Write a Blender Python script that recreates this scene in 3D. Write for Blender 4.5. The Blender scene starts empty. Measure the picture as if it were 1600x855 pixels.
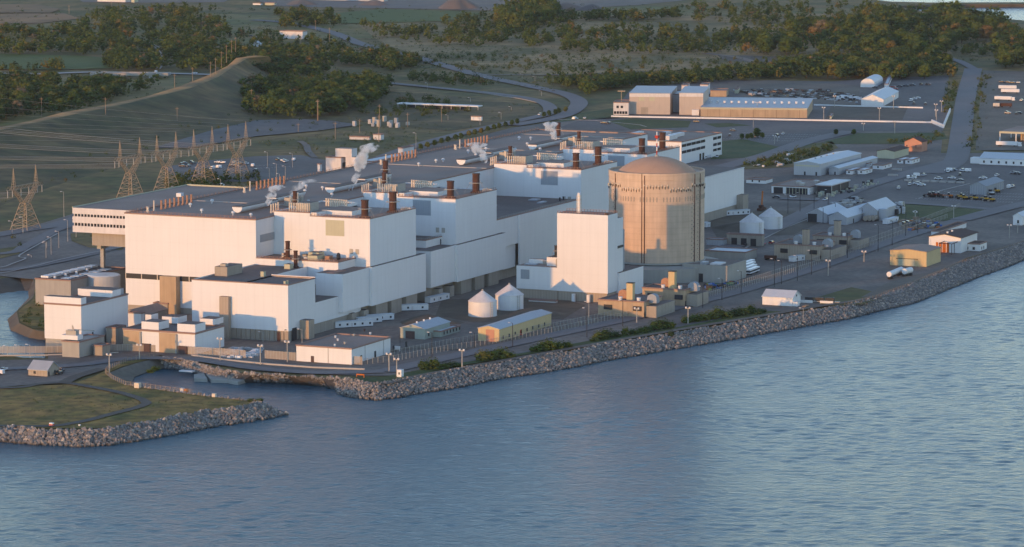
import bpy, math, random
import numpy as np
from mathutils import Vector, Matrix
from mathutils.geometry import tessellate_polygon
random.seed(7); RNG = np.random.default_rng(7)
S = bpy.context.scene; C = S.collection
R = math.radians

# ------------------------------------------------------------------ camera
F, CAMH, PITCH, YAW = 5910., 266., R(7.27), R(24.)
_c, _s = math.cos(PITCH), math.sin(PITCH)
fx, fy = math.cos(YAW), math.sin(YAW); rx, ry = math.sin(YAW), -math.cos(YAW)
def ray(px, py):
    u = (px-800)/F; v = -(py-427.5)/F
    f = _c+v*_s
    return (fx*f+rx*u, fy*f+ry*u, -_s+v*_c)
_d = ray(1027, 436); _t = -CAMH/_d[2]
CX, CY = -_d[0]*_t, -_d[1]*_t
def G(px, py, z=0.):
    "photo point seen on the level plane z -> plant coordinates in metres"
    d = ray(px, py); t = (z-CAMH)/d[2]
    return (CX+d[0]*t, CY+d[1]*t)
def proj(x, y, z):
    dx, dy, dz = x-CX, y-CY, z-CAMH
    w = dx*fx+dy*fy; r = dx*rx+dy*ry
    dep = w*_c-dz*_s; up = w*_s+dz*_c
    return 800+F*r/dep, 427.5-F*up/dep
def bis(fn, lo, hi):
    for _ in range(50):
        m = (lo+hi)/2
        if fn(m): lo = m
        else: hi = m
    return lo
def zat(py, x, y): return bis(lambda m: proj(x, y, m)[1] > py, -60, 400)
cam = bpy.data.cameras.new('camera'); camo = bpy.data.objects.new('camera', cam); C.objects.link(camo)
camo.location = (CX, CY, CAMH); camo.rotation_euler = (R(90)-PITCH, 0, YAW-R(90))
cam.sensor_width = 36; cam.lens = 36*F/1600; cam.clip_start = 5; cam.clip_end = 60000
S.camera = camo

# ------------------------------------------------------------------ sky, sun, exposure
SUN_EL, SUN_AZ = 2.9, 164.0          # degrees; azimuth counter-clockwise from +X (toward the sun)
W = bpy.data.worlds.new('World'); S.world = W; W.use_nodes = True
nt = W.node_tree; bg = nt.nodes['Background']
sky = nt.nodes.new('ShaderNodeTexSky'); sky.sky_type = 'NISHITA'; sky.sun_disc = False
sky.sun_elevation = R(SUN_EL); sky.sun_rotation = R(90-SUN_AZ)
sky.altitude = 80; sky.air_density = 0.6; sky.dust_density = 0.0; sky.ozone_density = 1.1
tn = nt.nodes.new('ShaderNodeMix'); tn.data_type = 'RGBA'; tn.blend_type = 'MULTIPLY'; tn.inputs['Factor'].default_value = 1; tn.inputs[7].default_value = (1.04, .96, .985, 1)
nt.links.new(sky.outputs[0], tn.inputs[6]); nt.links.new(tn.outputs[2], bg.inputs[0]); bg.inputs[1].default_value = 0.15
sl = bpy.data.lights.new('sun', 'SUN'); so = bpy.data.objects.new('sun', sl); C.objects.link(so)
sl.energy = 0.86; sl.angle = R(0.7); sl.color = (1.0, 0.47, 0.13)
sd = Vector((math.cos(R(SUN_AZ))*math.cos(R(SUN_EL)), math.sin(R(SUN_AZ))*math.cos(R(SUN_EL)), math.sin(R(SUN_EL))))
so.rotation_euler = sd.to_track_quat('Z', 'Y').to_euler()
S.view_settings.view_transform = 'Standard'; S.view_settings.look = 'None'
S.view_settings.exposure = 1.94; S.view_settings.gamma = 1
S.cycles.use_denoising = True; S.cycles.max_bounces = 6; S.cycles.diffuse_bounces = 3
S.cycles.glossy_bounces = 2; S.cycles.transparent_max_bounces = 12; S.cycles.volume_bounces = 3
S.cycles.caustics_reflective = False; S.cycles.caustics_refractive = False

# ------------------------------------------------------------------ materials
def newmat(name):
    m = bpy.data.materials.new(name); m.use_nodes = True
    n = m.node_tree; return m, n, n.nodes['Principled BSDF']
def mat(name, col, var=0.10, scale=0.15, col2=None, mixs=0.02, rough=0.85, bump=0.0, bs=1.0, seam=0.0, sw=3.0, streak=0.0, metal=0.0, sharp=0.0, hseam=0.0, hh=6.0, spec=0.3, hw=.06):
    m, n, b = newmat(name); L = n.links.new
    g = n.nodes.new('ShaderNodeNewGeometry')
    def noise(sc, det=4, vec=None):
        t = n.nodes.new('ShaderNodeTexNoise'); t.inputs['Scale'].default_value = sc; t.inputs['Detail'].default_value = det
        L(vec or g.outputs['Position'], t.inputs['Vector']); return t.outputs['Fac']
    def math_(op, a, bb=None, c=None):
        t = n.nodes.new('ShaderNodeMath'); t.operation = op
        for i, v in enumerate((a, bb, c)):
            if v is None: continue
            if isinstance(v, (int, float)): t.inputs[i].default_value = v
            else: L(v, t.inputs[i])
        return t.outputs[0]
    if col2 is not None:
        mr = n.nodes.new('ShaderNodeMapRange'); w = 0.30-sharp*0.25
        mr.inputs[1].default_value = 0.5-w/2-.03; mr.inputs[2].default_value = 0.5+w/2+.03
        L(noise(mixs, 5), mr.inputs[0])
        mx = n.nodes.new('ShaderNodeMix'); mx.data_type = 'RGBA'
        L(mr.outputs[0], mx.inputs['Factor']); mx.inputs[6].default_value = (*col, 1); mx.inputs[7].default_value = (*col2, 1)
        c = mx.outputs[2]
    else:
        rgb = n.nodes.new('ShaderNodeRGB'); rgb.outputs[0].default_value = (*col, 1); c = rgb.outputs[0]
    f = math_('MULTIPLY_ADD', noise(scale), 2*var*1.8, 1-var*1.8)
    if seam or streak or hseam:
        sp = n.nodes.new('ShaderNodeSeparateXYZ'); L(g.outputs['Position'], sp.inputs[0])
        h = math_('ADD', sp.outputs[0], sp.outputs[1])
        if seam:
            fr = math_('FRACT', math_('DIVIDE', h, sw)); f = math_('MULTIPLY', f, math_('SUBTRACT', 1.0, math_('MULTIPLY', math_('LESS_THAN', fr, 0.12), seam)))
        if hseam:
            fr = math_('FRACT', math_('DIVIDE', sp.outputs[2], hh)); f = math_('MULTIPLY', f, math_('SUBTRACT', 1.0, math_('MULTIPLY', math_('LESS_THAN', fr, hw), hseam)))
        if streak:
            mp = n.nodes.new('ShaderNodeMapping'); mp.inputs['Scale'].default_value = (1, 1, 0.06); L(g.outputs['Position'], mp.inputs[0])
            f = math_('MULTIPLY', f, math_('MULTIPLY_ADD', noise(0.6, 5, mp.outputs[0]), 2*streak, 1-streak))
    vm = n.nodes.new('ShaderNodeVectorMath'); vm.operation = 'SCALE'; L(c, vm.inputs[0]); L(f, vm.inputs['Scale'])
    L(vm.outputs[0], b.inputs['Base Color'])
    b.inputs['Roughness'].default_value = rough; b.inputs['Metallic'].default_value = metal
    b.inputs['Specular IOR Level'].default_value = spec
    if bump:
        bp = n.nodes.new('ShaderNodeBump'); bp.inputs['Strength'].default_value = 1; bp.inputs['Distance'].default_value = bump
        L(noise(bs, 6), bp.inputs['Height']); L(bp.outputs[0], b.inputs['Normal'])
    return m
M = {}
def D(k, *a, **kw): M[k] = mat(k, *a, **kw)
D('white_clad', (.73, .74, .755), .025, .06, seam=.025, sw=4.9, streak=.055, rough=.6, hseam=.025, hh=7.3)
D('white_paint', (.74, .75, .76), .04, .3, rough=.6, streak=.06)
D('white_band', (.66, .64, .64), .08, .25, streak=.16)
D('sheet_grey', (.42, .44, .47), .06, .2, seam=.10, sw=1.6, rough=.5)
D('louvre_grey', (.33, .36, .40), .03, .5, seam=.15, sw=1.0)
D('beige', (.40, .34, .275), .06, .2, seam=.22, sw=1.6, streak=.12)
D('grey_block', (.36, .35, .33), .08, .2, seam=.08, sw=3, streak=.12)
D('beige_block', (.36, .32, .27), .08, .2, seam=.08, sw=4, streak=.14)
D('tan_render', (.44, .33, .22), .12, .15, streak=.2)
D('yellow_clad', (.58, .46, .26), .05, .2, seam=.08, sw=1.8)
D('cream_clad', (.50, .49, .36), .05, .2, seam=.06, sw=2.0)
D('green_clad', (.36, .40, .35), .05, .2, seam=.08, sw=2.0)
D('pink_brick', (.50, .26, .18), .08, .3)
D('concrete', (.37, .36, .33), .10, .12, streak=.14, bump=.02, bs=1.5)
D('vac_concrete', (.58, .445, .335), .11, .16, streak=.22, hseam=.055, hh=3.2, hw=.2)
D('dome_concrete', (.50, .32, .22), .08, .15)
D('roof_gravel', (.27, .205, .175), .12, .9, (.36, .28, .235), .02, rough=.95)
D('roof_dark', (.15, .125, .112), .14, .5, (.205, .17, .155), .03, rough=.9)
D('roof_metal', (.40, .43, .47), .05, .3, seam=.10, sw=1.4, rough=.5)
D('roof_pale', (.58, .62, .66), .04, .3, seam=.07, sw=2.0, rough=.5)
D('roof_brown', (.09, .055, .045), .15, .6)
D('parapet', (.30, .20, .17), .2, 2.0)
D('rust', (.085, .042, .032), .25, .8, streak=.2, rough=.8)
D('pipe_rust', (.42, .24, .16), .2, 1.0)
D('warm_beige', (.50, .43, .37), .05, .2, seam=.05, sw=3)
D('revetment', (.20, .175, .145), .25, .4, (.14, .13, .10), .1)
D('jetty_path', (.12, .105, .085), .2, .4)
D('pasture', (.135, .135, .034), .4, .06, (.25, .175, .06), .010, sharp=.5)
D('pipe_white', (.66, .58, .48), .1, 1.0)
D('galvanised', (.40, .38, .34), .1, .6, rough=.5)
D('tower_steel', (.40, .31, .21), .15, .8)
D('dark', (.035, .037, .042), .1, 1.0, rough=.6)
D('black_glass', (.02, .025, .035), .1, .5, rough=.15, spec=.6)
D('door_brown', (.10, .065, .06), .1, 1)
D('red_paint', (.45, .05, .03), .1, 1)
D('blue_paint', (.05, .14, .42), .1, 1)
D('orange_paint', (.50, .15, .03), .15, 1)
D('yellow_paint', (.60, .33, .04), .15, 1)
D('green_paint', (.05, .16, .09), .15, 1)
D('wood', (.30, .22, .15), .15, 1)
D('asphalt', (.122, .110, .105), .18, .25, (.185, .162, .150), .013, sharp=.3)
D('road', (.185, .170, .170), .08, .3, (.215, .195, .19), .02)
D('yard', (.128, .108, .096), .25, .3, (.23, .19, .16), .02, sharp=.3)
D('gravel', (.14, .112, .085), .2, .3, (.20, .165, .13), .02)
D('earth', (.095, .078, .06), .2, .15, (.14, .115, .085), .03)
D('lawn', (.045, .075, .016), .35, .3, (.090, .095, .024), .04)
D('jetty_grass', (.105, .105, .018), .6, .16, (.36, .20, .05), .045, bump=.3, bs=.8)
D('rough_grass', (.085, .085, .018), .5, .08, (.22, .14, .046), .013, sharp=.4)
D('dry_grass_sun_gold', (.40, .22, .07), .3, .12, (.13, .10, .04), .03)  # dry grass with the gold of the low sun put into its colour
D('hill_grass', (.058, .060, .015), .55, .06, (.17, .11, .04), .012, sharp=.4)
D('field_green', (.095, .125, .022), .12, .05)
D('field_tan', (.36, .19, .08), .15, .03, (.17, .12, .06), .01)
D('heath', (.36, .23, .10), .4, .05, (.12, .10, .026), .009, sharp=.4)
D('quarry', (.24, .18, .14), .15, .03, (.17, .15, .14), .01)
D('rock', (.235, .215, .20), .3, .35, (.34, .29, .24), .25, bump=.1, bs=1.2, rough=.9)
D('rock_bed', (.07, .062, .056), .3, .6)
D('kerb', (.42, .39, .36), .08, .5)
D('line', (.55, .55, .53), .1, .5)
D('trunk', (.07, .055, .04), .2, 1)
D('car_white', (.75, .76, .78), .02, 1, rough=.3, spec=.5)
D('car_dark', (.04, .045, .055), .02, 1, rough=.3, spec=.5)
D('car_grey', (.28, .29, .31), .02, 1, rough=.3, spec=.5)
D('car_red', (.32, .03, .03), .02, 1, rough=.3, spec=.5)
D('car_blue', (.05, .09, .22), .02, 1, rough=.3, spec=.5)
D('tyre', (.02, .02, .02), .02, 1)
D('tarp', (.40, .41, .42), .2, .6)
# leaves: colour differs from crown to crown through a per-corner colour attribute
def leafmat(name, a, b2):
    m, n, b = newmat(name); L = n.links.new
    at = n.nodes.new('ShaderNodeAttribute'); at.attribute_name = 'tint'
    oi = n.nodes.new('ShaderNodeObjectInfo')
    g = n.nodes.new('ShaderNodeNewGeometry'); t = n.nodes.new('ShaderNodeTexNoise'); t.inputs['Scale'].default_value = .45; L(g.outputs['Position'], t.inputs['Vector'])
    ad = n.nodes.new('ShaderNodeMath'); ad.operation = 'ADD'; L(at.outputs['Fac'], ad.inputs[0]); L(oi.outputs['Random'], ad.inputs[1])
    fr = n.nodes.new('ShaderNodeMath'); fr.operation = 'FRACT'; L(ad.outputs[0], fr.inputs[0])
    cr = n.nodes.new('ShaderNodeValToRGB'); e = cr.color_ramp.elements
    e[0].position = 0; e[0].color = (*a, 1); e[1].position = 1; e[1].color = (*b2, 1)
    for p, c in ((.35, (.048, .076, .018)), (.70, (.070, .096, .020)), (.88, (.092, .104, .024)), (.96, (.13, .108, .028)), (.985, (.15, .09, .035))):
        q = e.new(p); q.color = (*c, 1)
    L(fr.outputs[0], cr.inputs[0])
    mp = n.nodes.new('ShaderNodeMath'); mp.operation = 'MULTIPLY_ADD'; L(t.outputs['Fac'], mp.inputs[0]); mp.inputs[1].default_value = 1.0; mp.inputs[2].default_value = .38
    ri = n.nodes.new('ShaderNodeMath'); ri.operation = 'MULTIPLY_ADD'; L(g.outputs['Random Per Island'], ri.inputs[0]); ri.inputs[1].default_value = .32; L(mp.outputs[0], ri.inputs[2]); mp = ri
    vm = n.nodes.new('ShaderNodeVectorMath'); vm.operation = 'SCALE'; L(cr.outputs[0], vm.inputs[0]); L(mp.outputs[0], vm.inputs['Scale'])
    L(vm.outputs[0], b.inputs['Base Color']); b.inputs['Roughness'].default_value = .9; b.inputs['Specular IOR Level'].default_value = .15
    return m
def rockmat():
    m, n, b = newmat('rock'); L = n.links.new
    g = n.nodes.new('ShaderNodeNewGeometry'); oi = n.nodes.new('ShaderNodeObjectInfo'); t = n.nodes.new('ShaderNodeTexNoise'); t.inputs['Scale'].default_value = 1.6; t.inputs['Detail'].default_value = 4; L(g.outputs['Position'], t.inputs['Vector'])
    ad = n.nodes.new('ShaderNodeMath'); L(g.outputs['Random Per Island'], ad.inputs[0]); L(oi.outputs['Random'], ad.inputs[1]); fr = n.nodes.new('ShaderNodeMath'); fr.operation = 'FRACT'; L(ad.outputs[0], fr.inputs[0])
    cr = n.nodes.new('ShaderNodeValToRGB'); e = cr.color_ramp.elements; cr.color_ramp.interpolation = 'CONSTANT'
    e[0].position = 0; e[0].color = (.16, .15, .14, 1); e[1].position = .93; e[1].color = (.44, .38, .32, 1)
    for p_, c in ((.2, (.20, .195, .19)), (.42, (.29, .27, .255)), (.58, (.21, .19, .175)), (.7, (.34, .28, .24)), (.8, (.25, .23, .23))):
        q = e.new(p_); q.color = (*c, 1)
    L(fr.outputs[0], cr.inputs[0]); mp = n.nodes.new('ShaderNodeMath'); mp.operation = 'MULTIPLY_ADD'; L(t.outputs['Fac'], mp.inputs[0]); mp.inputs[1].default_value = 1.1; mp.inputs[2].default_value = .45
    vm = n.nodes.new('ShaderNodeVectorMath'); vm.operation = 'SCALE'; L(cr.outputs[0], vm.inputs[0]); L(mp.outputs[0], vm.inputs['Scale']); sp = n.nodes.new('ShaderNodeSeparateXYZ'); L(g.outputs['Position'], sp.inputs[0]); mr = n.nodes.new('ShaderNodeMapRange'); L(sp.outputs[2], mr.inputs[0])
    mr.inputs[1].default_value = -4.1; mr.inputs[2].default_value = -3.2; mr.inputs[3].default_value = .35; mr.inputs[4].default_value = 1   # wet, weedy foot
    v2 = n.nodes.new('ShaderNodeVectorMath'); v2.operation = 'SCALE'; L(vm.outputs[0], v2.inputs[0]); L(mr.outputs[0], v2.inputs['Scale']); L(v2.outputs[0], b.inputs['Base Color']); b.inputs['Roughness'].default_value = .9
    return m
M['rock'] = rockmat()
M['leaf'] = leafmat('leaf', (.028, .050, .016), (.16, .13, .08))

# lake water
def watermat():
    m, n, b = newmat('lake_water'); L = n.links.new
    b.inputs['Base Color'].default_value = (.022, .090, .130, 1); b.inputs['Roughness'].default_value = .2
    b.inputs['IOR'].default_value = 1.33; b.inputs['Specular IOR Level'].default_value = .5
    g = n.nodes.new('ShaderNodeNewGeometry')
    hs = []
    for rot, sc, s, det, w in ((-14, (.10, .042, 1), 1.0, 2, .3), (6, (.26, .11, 1), 1.0, 4, .9), (-30, (.75, .38, 1), 1.0, 4, .8)):
        m0 = n.nodes.new('ShaderNodeMapping'); m0.inputs['Rotation'].default_value = (0, 0, -YAW+R(rot)); L(g.outputs['Position'], m0.inputs[0])
        mp = n.nodes.new('ShaderNodeMapping'); mp.inputs['Scale'].default_value = sc; L(m0.outputs[0], mp.inputs[0])
        t = n.nodes.new('ShaderNodeTexNoise'); t.inputs['Scale'].default_value = s; t.inputs['Detail'].default_value = det; t.inputs['Roughness'].default_value = .6
        L(mp.outputs[0], t.inputs['Vector'])
        k = n.nodes.new('ShaderNodeMath'); k.operation = 'MULTIPLY'; L(t.outputs['Fac'], k.inputs[0]); k.inputs[1].default_value = w; hs.append(k.outputs[0])
    s1 = n.nodes.new('ShaderNodeMath'); L(hs[0], s1.inputs[0]); L(hs[1], s1.inputs[1])
    s2 = n.nodes.new('ShaderNodeMath'); L(s1.outputs[0], s2.inputs[0]); L(hs[2], s2.inputs[1])
    bp = n.nodes.new('ShaderNodeBump'); bp.inputs['Strength'].default_value = 1; bp.inputs['Distance'].default_value = 1.0
    L(s2.outputs[0], bp.inputs['Height']); L(bp.outputs[0], b.inputs['Normal'])
    return m
M['water'] = watermat()
def meshmat(name, col, op):
    m, n, b = newmat(name); L = n.links.new
    b.inputs['Base Color'].default_value = (*col, 1); b.inputs['Alpha'].default_value = op; b.inputs['Roughness'].default_value = .6
    return m
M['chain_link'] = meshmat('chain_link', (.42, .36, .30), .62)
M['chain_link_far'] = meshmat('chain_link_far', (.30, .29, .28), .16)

# ------------------------------------------------------------------ mesh and object helpers
class MB:
    def __init__(s): s.v = []; s.f = []; s.m = []
    def add(s, vs, fs, mi=0):
        o = len(s.v); s.v += vs; s.f += [tuple(i+o for i in q) for q in fs]; s.m += [mi]*len(fs); return s
    def box(s, x0, x1, y0, y1, z0, z1, mi=0, mt=None):
        v = [(x0, y0, z0), (x1, y0, z0), (x1, y1, z0), (x0, y1, z0), (x0, y0, z1), (x1, y0, z1), (x1, y1, z1), (x0, y1, z1)]
        s.add(v, [(3, 2, 1, 0), (0, 1, 5, 4), (1, 2, 6, 5), (2, 3, 7, 6), (3, 0, 4, 7)], mi); s.f.append(tuple(len(s.v)-8+i for i in (4, 5, 6, 7))); s.m.append(mi if mt is None else mt); return s
    def prism(s, pts, z0, z1, mi=0):
        n = len(pts); v = [(x, y, z0) for x, y in pts]+[(x, y, z1) for x, y in pts]
        return s.add(v, [tuple(range(n-1, -1, -1)), tuple(range(n, 2*n))]+[(i, (i+1) % n, n+(i+1) % n, n+i) for i in range(n)], mi)
    def cyl(s, cx, cy, z0, z1, r0, r1=None, n=12, mi=0):
        r1 = r0 if r1 is None else r1
        a = [2*math.pi*i/n for i in range(n)]
        v = [(cx+r0*math.cos(t), cy+r0*math.sin(t), z0) for t in a]+[(cx+r1*math.cos(t), cy+r1*math.sin(t), z1) for t in a]
        return s.add(v, [tuple(range(n-1, -1, -1)), tuple(range(n, 2*n))]+[(i, (i+1) % n, n+(i+1) % n, n+i) for i in range(n)], mi)
    def tube(s, p, q, r, n=4, mi=0, r2=None):
        p = Vector(p); q = Vector(q); d = (q-p)
        if d.length < 1e-6: return s
        d.normalize(); a = d.orthogonal().normalized(); b = d.cross(a); r2 = r if r2 is None else r2
        cs = [(math.cos(2*math.pi*i/n), math.sin(2*math.pi*i/n)) for i in range(n)]
        v = [tuple(p+(a*c+b*e)*r) for c, e in cs]+[tuple(q+(a*c+b*e)*r2) for c, e in cs]
        return s.add(v, [tuple(range(n-1, -1, -1)), tuple(range(n, 2*n))]+[(i, (i+1) % n, n+(i+1) % n, n+i) for i in range(n)], mi)
    def revolve(s, prof, n=32, mi=0, cx=0, cy=0):
        o = len(s.v); k = len(prof)
        for i in range(n):
            t = 2*math.pi*i/n; s.v += [(cx+r*math.cos(t), cy+r*math.sin(t), z) for r, z in prof]
        for i in range(n):
            for j in range(k-1):
                s.f.append((o+i*k+j, o+((i+1) % n)*k+j, o+((i+1) % n)*k+j+1, o+i*k+j+1)); s.m.append(mi)
        return s
    def mesh(s, name, mats, smooth=False):
        me = bpy.data.meshes.new(name); me.from_pydata(s.v, [], s.f)
        for x in (mats if isinstance(mats, (list, tuple)) else [mats]): me.materials.append(M[x] if isinstance(x, str) else x)
        if any(s.m): me.polygons.foreach_set('material_index', s.m)
        if smooth: me.polygons.foreach_set('use_smooth', [True]*len(me.polygons))
        me.update(); return me
    def build(s, name, mats, parent=None, kind=None, smooth=False, label=None):
        return link(name, s.mesh(name, mats, smooth), parent, kind, label)
def link(name, me, parent=None, kind=None, label=None):
    o = bpy.data.objects.new(name, me); C.objects.link(o); o.parent = parent
    if kind: o['kind'] = kind
    if label: o['label'] = label
    return o
def tag(o, label, cat, group=None, kind=None):
    o['label'] = label; o['category'] = cat
    if group: o['group'] = group
    if kind: o['kind'] = kind
    return o
def thing(name, label, cat, x, y, z=0, rot=0, group=None):
    o = bpy.data.objects.new(name, None); o.empty_display_size = 1; C.objects.link(o)
    o.location = (x, y, z); o.rotation_euler = (0, 0, rot); return tag(o, label, cat, group)
def copy_tree(o, loc, rz, label=None, scale=None):
    r = o.copy(); C.objects.link(r); r.location = loc; r.rotation_euler = (0, 0, rz)
    if label: r['label'] = label
    if scale: r.scale = scale
    for ch in list(o.children):
        c = ch.copy(); C.objects.link(c); c.parent = r
        for g in ch.children:
            d = g.copy(); C.objects.link(d); d.parent = c
    return r
def poly_obj(name, rings, z, m, kind='structure'):
    "level sheet from rings of world points (first = outline, others = holes)"
    vs = [[Vector((x, y, 0)) for x, y in r] for r in rings]
    if z > 0: z = z*1.6+.12
    tris = tessellate_polygon(vs); flat = [(x, y, z) for r in rings for x, y in r]
    tt = []
    for a, b, c in tris:
        A, B_, C_ = flat[a], flat[b], flat[c]
        cr = (B_[0]-A[0])*(C_[1]-A[1])-(B_[1]-A[1])*(C_[0]-A[0])
        if abs(cr) < 1e-6: continue
        tt.append((a, b, c) if cr > 0 else (a, c, b))
    mb = MB(); mb.v = flat; mb.f = tt; mb.m = [0]*len(tt)
    return mb.build(name, m, kind=kind)
def sheet(name, pts, z, m, kind='structure'):
    return poly_obj(name, [[G(x, y) for x, y in pts]], z, m, kind)
def strip(name, pts, w, z, m, world=False, kind='structure'):
    global STRIPS; STRIPS += 1; z = z*1.6+.12+.01*(STRIPS % 12)
    P = pts if world else [G(x, y) for x, y in pts]
    # smooth (Catmull-Rom)
    Q = []
    for i in range(len(P)-1):
        p0, p1, p2, p3 = P[max(i-1, 0)], P[i], P[i+1], P[min(i+2, len(P)-1)]
        for k in range(6):
            t = k/6
            Q.append(tuple(.5*((2*p1[j])+(-p0[j]+p2[j])*t+(2*p0[j]-5*p1[j]+4*p2[j]-p3[j])*t*t+(-p0[j]+3*p1[j]-3*p2[j]+p3[j])*t**3) for j in (0, 1)))
    Q.append(P[-1]); mb = MB(); n = len(Q)
    for i, q in enumerate(Q):
        a = Q[max(i-1, 0)]; b = Q[min(i+1, n-1)]; d = Vector((b[0]-a[0], b[1]-a[1])); d.normalize()
        mb.v += [(q[0]-d.y*w/2, q[1]+d.x*w/2, z), (q[0]+d.y*w/2, q[1]-d.x*w/2, z)]
    mb.f = [(2*i, 2*i+1, 2*i+3, 2*i+2) for i in range(n-1)]; mb.m = [0]*(n-1)
    mb.f = [tuple(reversed(q)) if False else q for q in mb.f]
    return mb.build(name, m, kind=kind)
def along(P, step):
    "points every `step` metres along world polyline P with direction angle"
    out = []; acc = 0
    for a, b in zip(P, P[1:]):
        L = math.hypot(b[0]-a[0], b[1]-a[1])
        while acc < L:
            out.append((a[0]+(b[0]-a[0])*acc/L, a[1]+(b[1]-a[1])*acc/L, math.atan2(b[1]-a[1], b[0]-a[0]))); acc += step
        acc -= L
    return out

# ------------------------------------------------------------------ generic building
def quad_corner(px, pb, pt, xl, xr, z0=0, rot=0):
    "near corner base (px,pb), its top pt, left end xl of the west face, right end xr of the south face"
    x, y = G(px, pb, z0); h = zat(pt, x, y)-z0; c, s = math.cos(R(rot)), math.sin(R(rot)); zt = z0+h
    Wd = bis(lambda m: proj(x-s*m, y+c*m, zt)[0] > xl, 0, 900)
    L = bis(lambda m: proj(x+c*m, y+s*m, zt)[0] < xr, 0, 900) if xr else None
    return x, y, h, Wd, L
def body(par, L, Wd, h, wall='white_clad', roof='roof_dark', kind='flat', rise=0, parapet=.5, z0=0, plinth=None, trim='parapet', x=0, y=0, over=0.4):
    "walls and roof as parts of par; local x = depth (away), y = along the west face"
    w = MB(); r = MB(); zp = z0
    if plinth:
        MB().box(x+.35, x+L-.35, y+.35, y+Wd-.35, z0-.3, z0+plinth[0]).build('plinth', plinth[1], par); zp = z0+plinth[0]
    top = z0+h
    if kind == 'flat':
        w.box(x, x+L, y, y+Wd, zp-(.3 if not plinth else 0), top); w.f.pop(); w.m.pop()
        wo = w.build('wall', wall, par)
        r.box(x+.25, x+L-.25, y+.25, y+Wd-.25, top-1.2, top-parapet)
        ro = r.build('roof', roof, par)
        if parapet:
            k = MB(); e = .28
            for q in ((x-e, x+e, y-e, y+Wd+e), (x+L-e, x+L+e, y-e, y+Wd+e), (x+e, x+L-e, y-e, y+e), (x+e, x+L-e, y+Wd-e, y+Wd+e)):
                k.box(*q, top-.55, top+.12)
            k.build('coping', trim, par)
        else: pass
    else:
        w.box(x, x+L, y, y+Wd, zp-(.3 if not plinth else 0), top); w.f.pop(); w.m.pop()
        o = over; t = .25
        if kind == 'gx':      # ridge along x (gable ends face west)
            ym = y+Wd/2
            w.add([(x, y, top), (x, y+Wd, top), (x, ym, top+rise), (x+L, y, top), (x+L, y+Wd, top), (x+L, ym, top+rise)], [(0, 2, 1), (3, 4, 5)])
            r.add([(x-o, y-o, top-.1), (x+L+o, y-o, top-.1), (x+L+o, ym, top+rise+.1), (x-o, ym, top+rise+.1), (x-o, y+Wd+o, top-.1), (x+L+o, y+Wd+o, top-.1)], [(0, 1, 2, 3), (3, 2, 5, 4)])
            r.add([(x-o, y-o, top-.1-t), (x+L+o, y-o, top-.1-t), (x+L+o, ym, top+rise+.1-t), (x-o, ym, top+rise+.1-t), (x-o, y+Wd+o, top-.1-t), (x+L+o, y+Wd+o, top-.1-t)], [(3, 2, 1, 0), (4, 5, 2, 3)])
            r.f += [tuple(i for i in q) for q in ((0, 3, 9, 6), (3, 4, 10, 9), (1, 0, 6, 7), (4, 5, 11, 10))]; r.m += [0]*4
        elif kind == 'gy':    # ridge along y
            xm = x+L/2
            w.add([(x, y, top), (x+L, y, top), (xm, y, top+rise), (x, y+Wd, top), (x+L, y+Wd, top), (xm, y+Wd, top+rise)], [(0, 1, 2), (3, 5, 4)])
            r.add([(x-o, y-o, top-.1), (xm, y-o, top+rise+.1), (xm, y+Wd+o, top+rise+.1), (x-o, y+Wd+o, top-.1), (x+L+o, y-o, top-.1), (x+L+o, y+Wd+o, top-.1)], [(0, 1, 2, 3), (1, 4, 5, 2)])
            r.add([(x-o, y-o, top-.1-t), (xm, y-o, top+rise+.1-t), (xm, y+Wd+o, top+rise+.1-t), (x-o, y+Wd+o, top-.1-t), (x+L+o, y-o, top-.1-t), (x+L+o, y+Wd+o, top-.1-t)], [(3, 2, 1, 0), (2, 5, 4, 1)])
            r.f += [(0, 3, 9, 6), (1, 0, 6, 7), (4, 1, 7, 10), (5, 4, 10, 11)]; r.m += [0]*4
        elif kind == 'arch':  # barrel ridge along x
            n = 10; yc = y+Wd/2; prev = None
            P = [(yc-Wd/2*math.cos(math.pi*i/n), top+rise*math.sin(math.pi*i/n)) for i in range(n+1)]
            w.add([(x, a, b) for a, b in P], [tuple(range(n, -1, -1))]); w.add([(x+L, a, b) for a, b in P], [tuple(range(n+1))])
            for (a, b), (c, d) in zip(P, P[1:]): r.add([(x-o, a, b+.05), (x+L+o, a, b+.05), (x+L+o, c, d+.05), (x-o, c, d+.05)], [(0, 1, 2, 3)])
        elif kind == 'shed':  # rises to the back
            w.add([(x, y, top), (x+L, y, top), (x+L, y, top+rise), (x, y+Wd, top), (x+L, y+Wd, top), (x+L, y+Wd, top+rise)], [(0, 1, 2), (3, 5, 4), (1, 4, 5, 2)])
            r.add([(x-o, y-o, top-.1), (x+L+o, y-o, top+rise+.1), (x+L+o, y+Wd+o, top+rise+.1), (x-o, y+Wd+o, top-.1), (x-o, y-o, top-.35), (x+L+o, y-o, top+rise-.15), (x+L+o, y+Wd+o, top+rise-.15), (x-o, y+Wd+o, top-.35)],
                  [(0, 1, 2, 3), (7, 6, 5, 4), (0, 3, 7, 4), (1, 0, 4, 5), (3, 2, 6, 7), (2, 1, 5, 6)])
        wo = w.build('wall', wall, par); ro = r.build('roof', roof, par)
    return wo, ro
STRIPS = 0
HAZE = 1.1e-5
def west(par, name, u0, u1, z0, z1, m='dark', d=.12, x=0):
    return MB().box(x-d, x+.02, u0, u1, z0, z1).build(name, m, par)
def south(par, name, u0, u1, z0, z1, m='dark', d=.12, y=0):
    return MB().box(u0, u1, y-d, y+.02, z0, z1).build(name, m, par)
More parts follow.
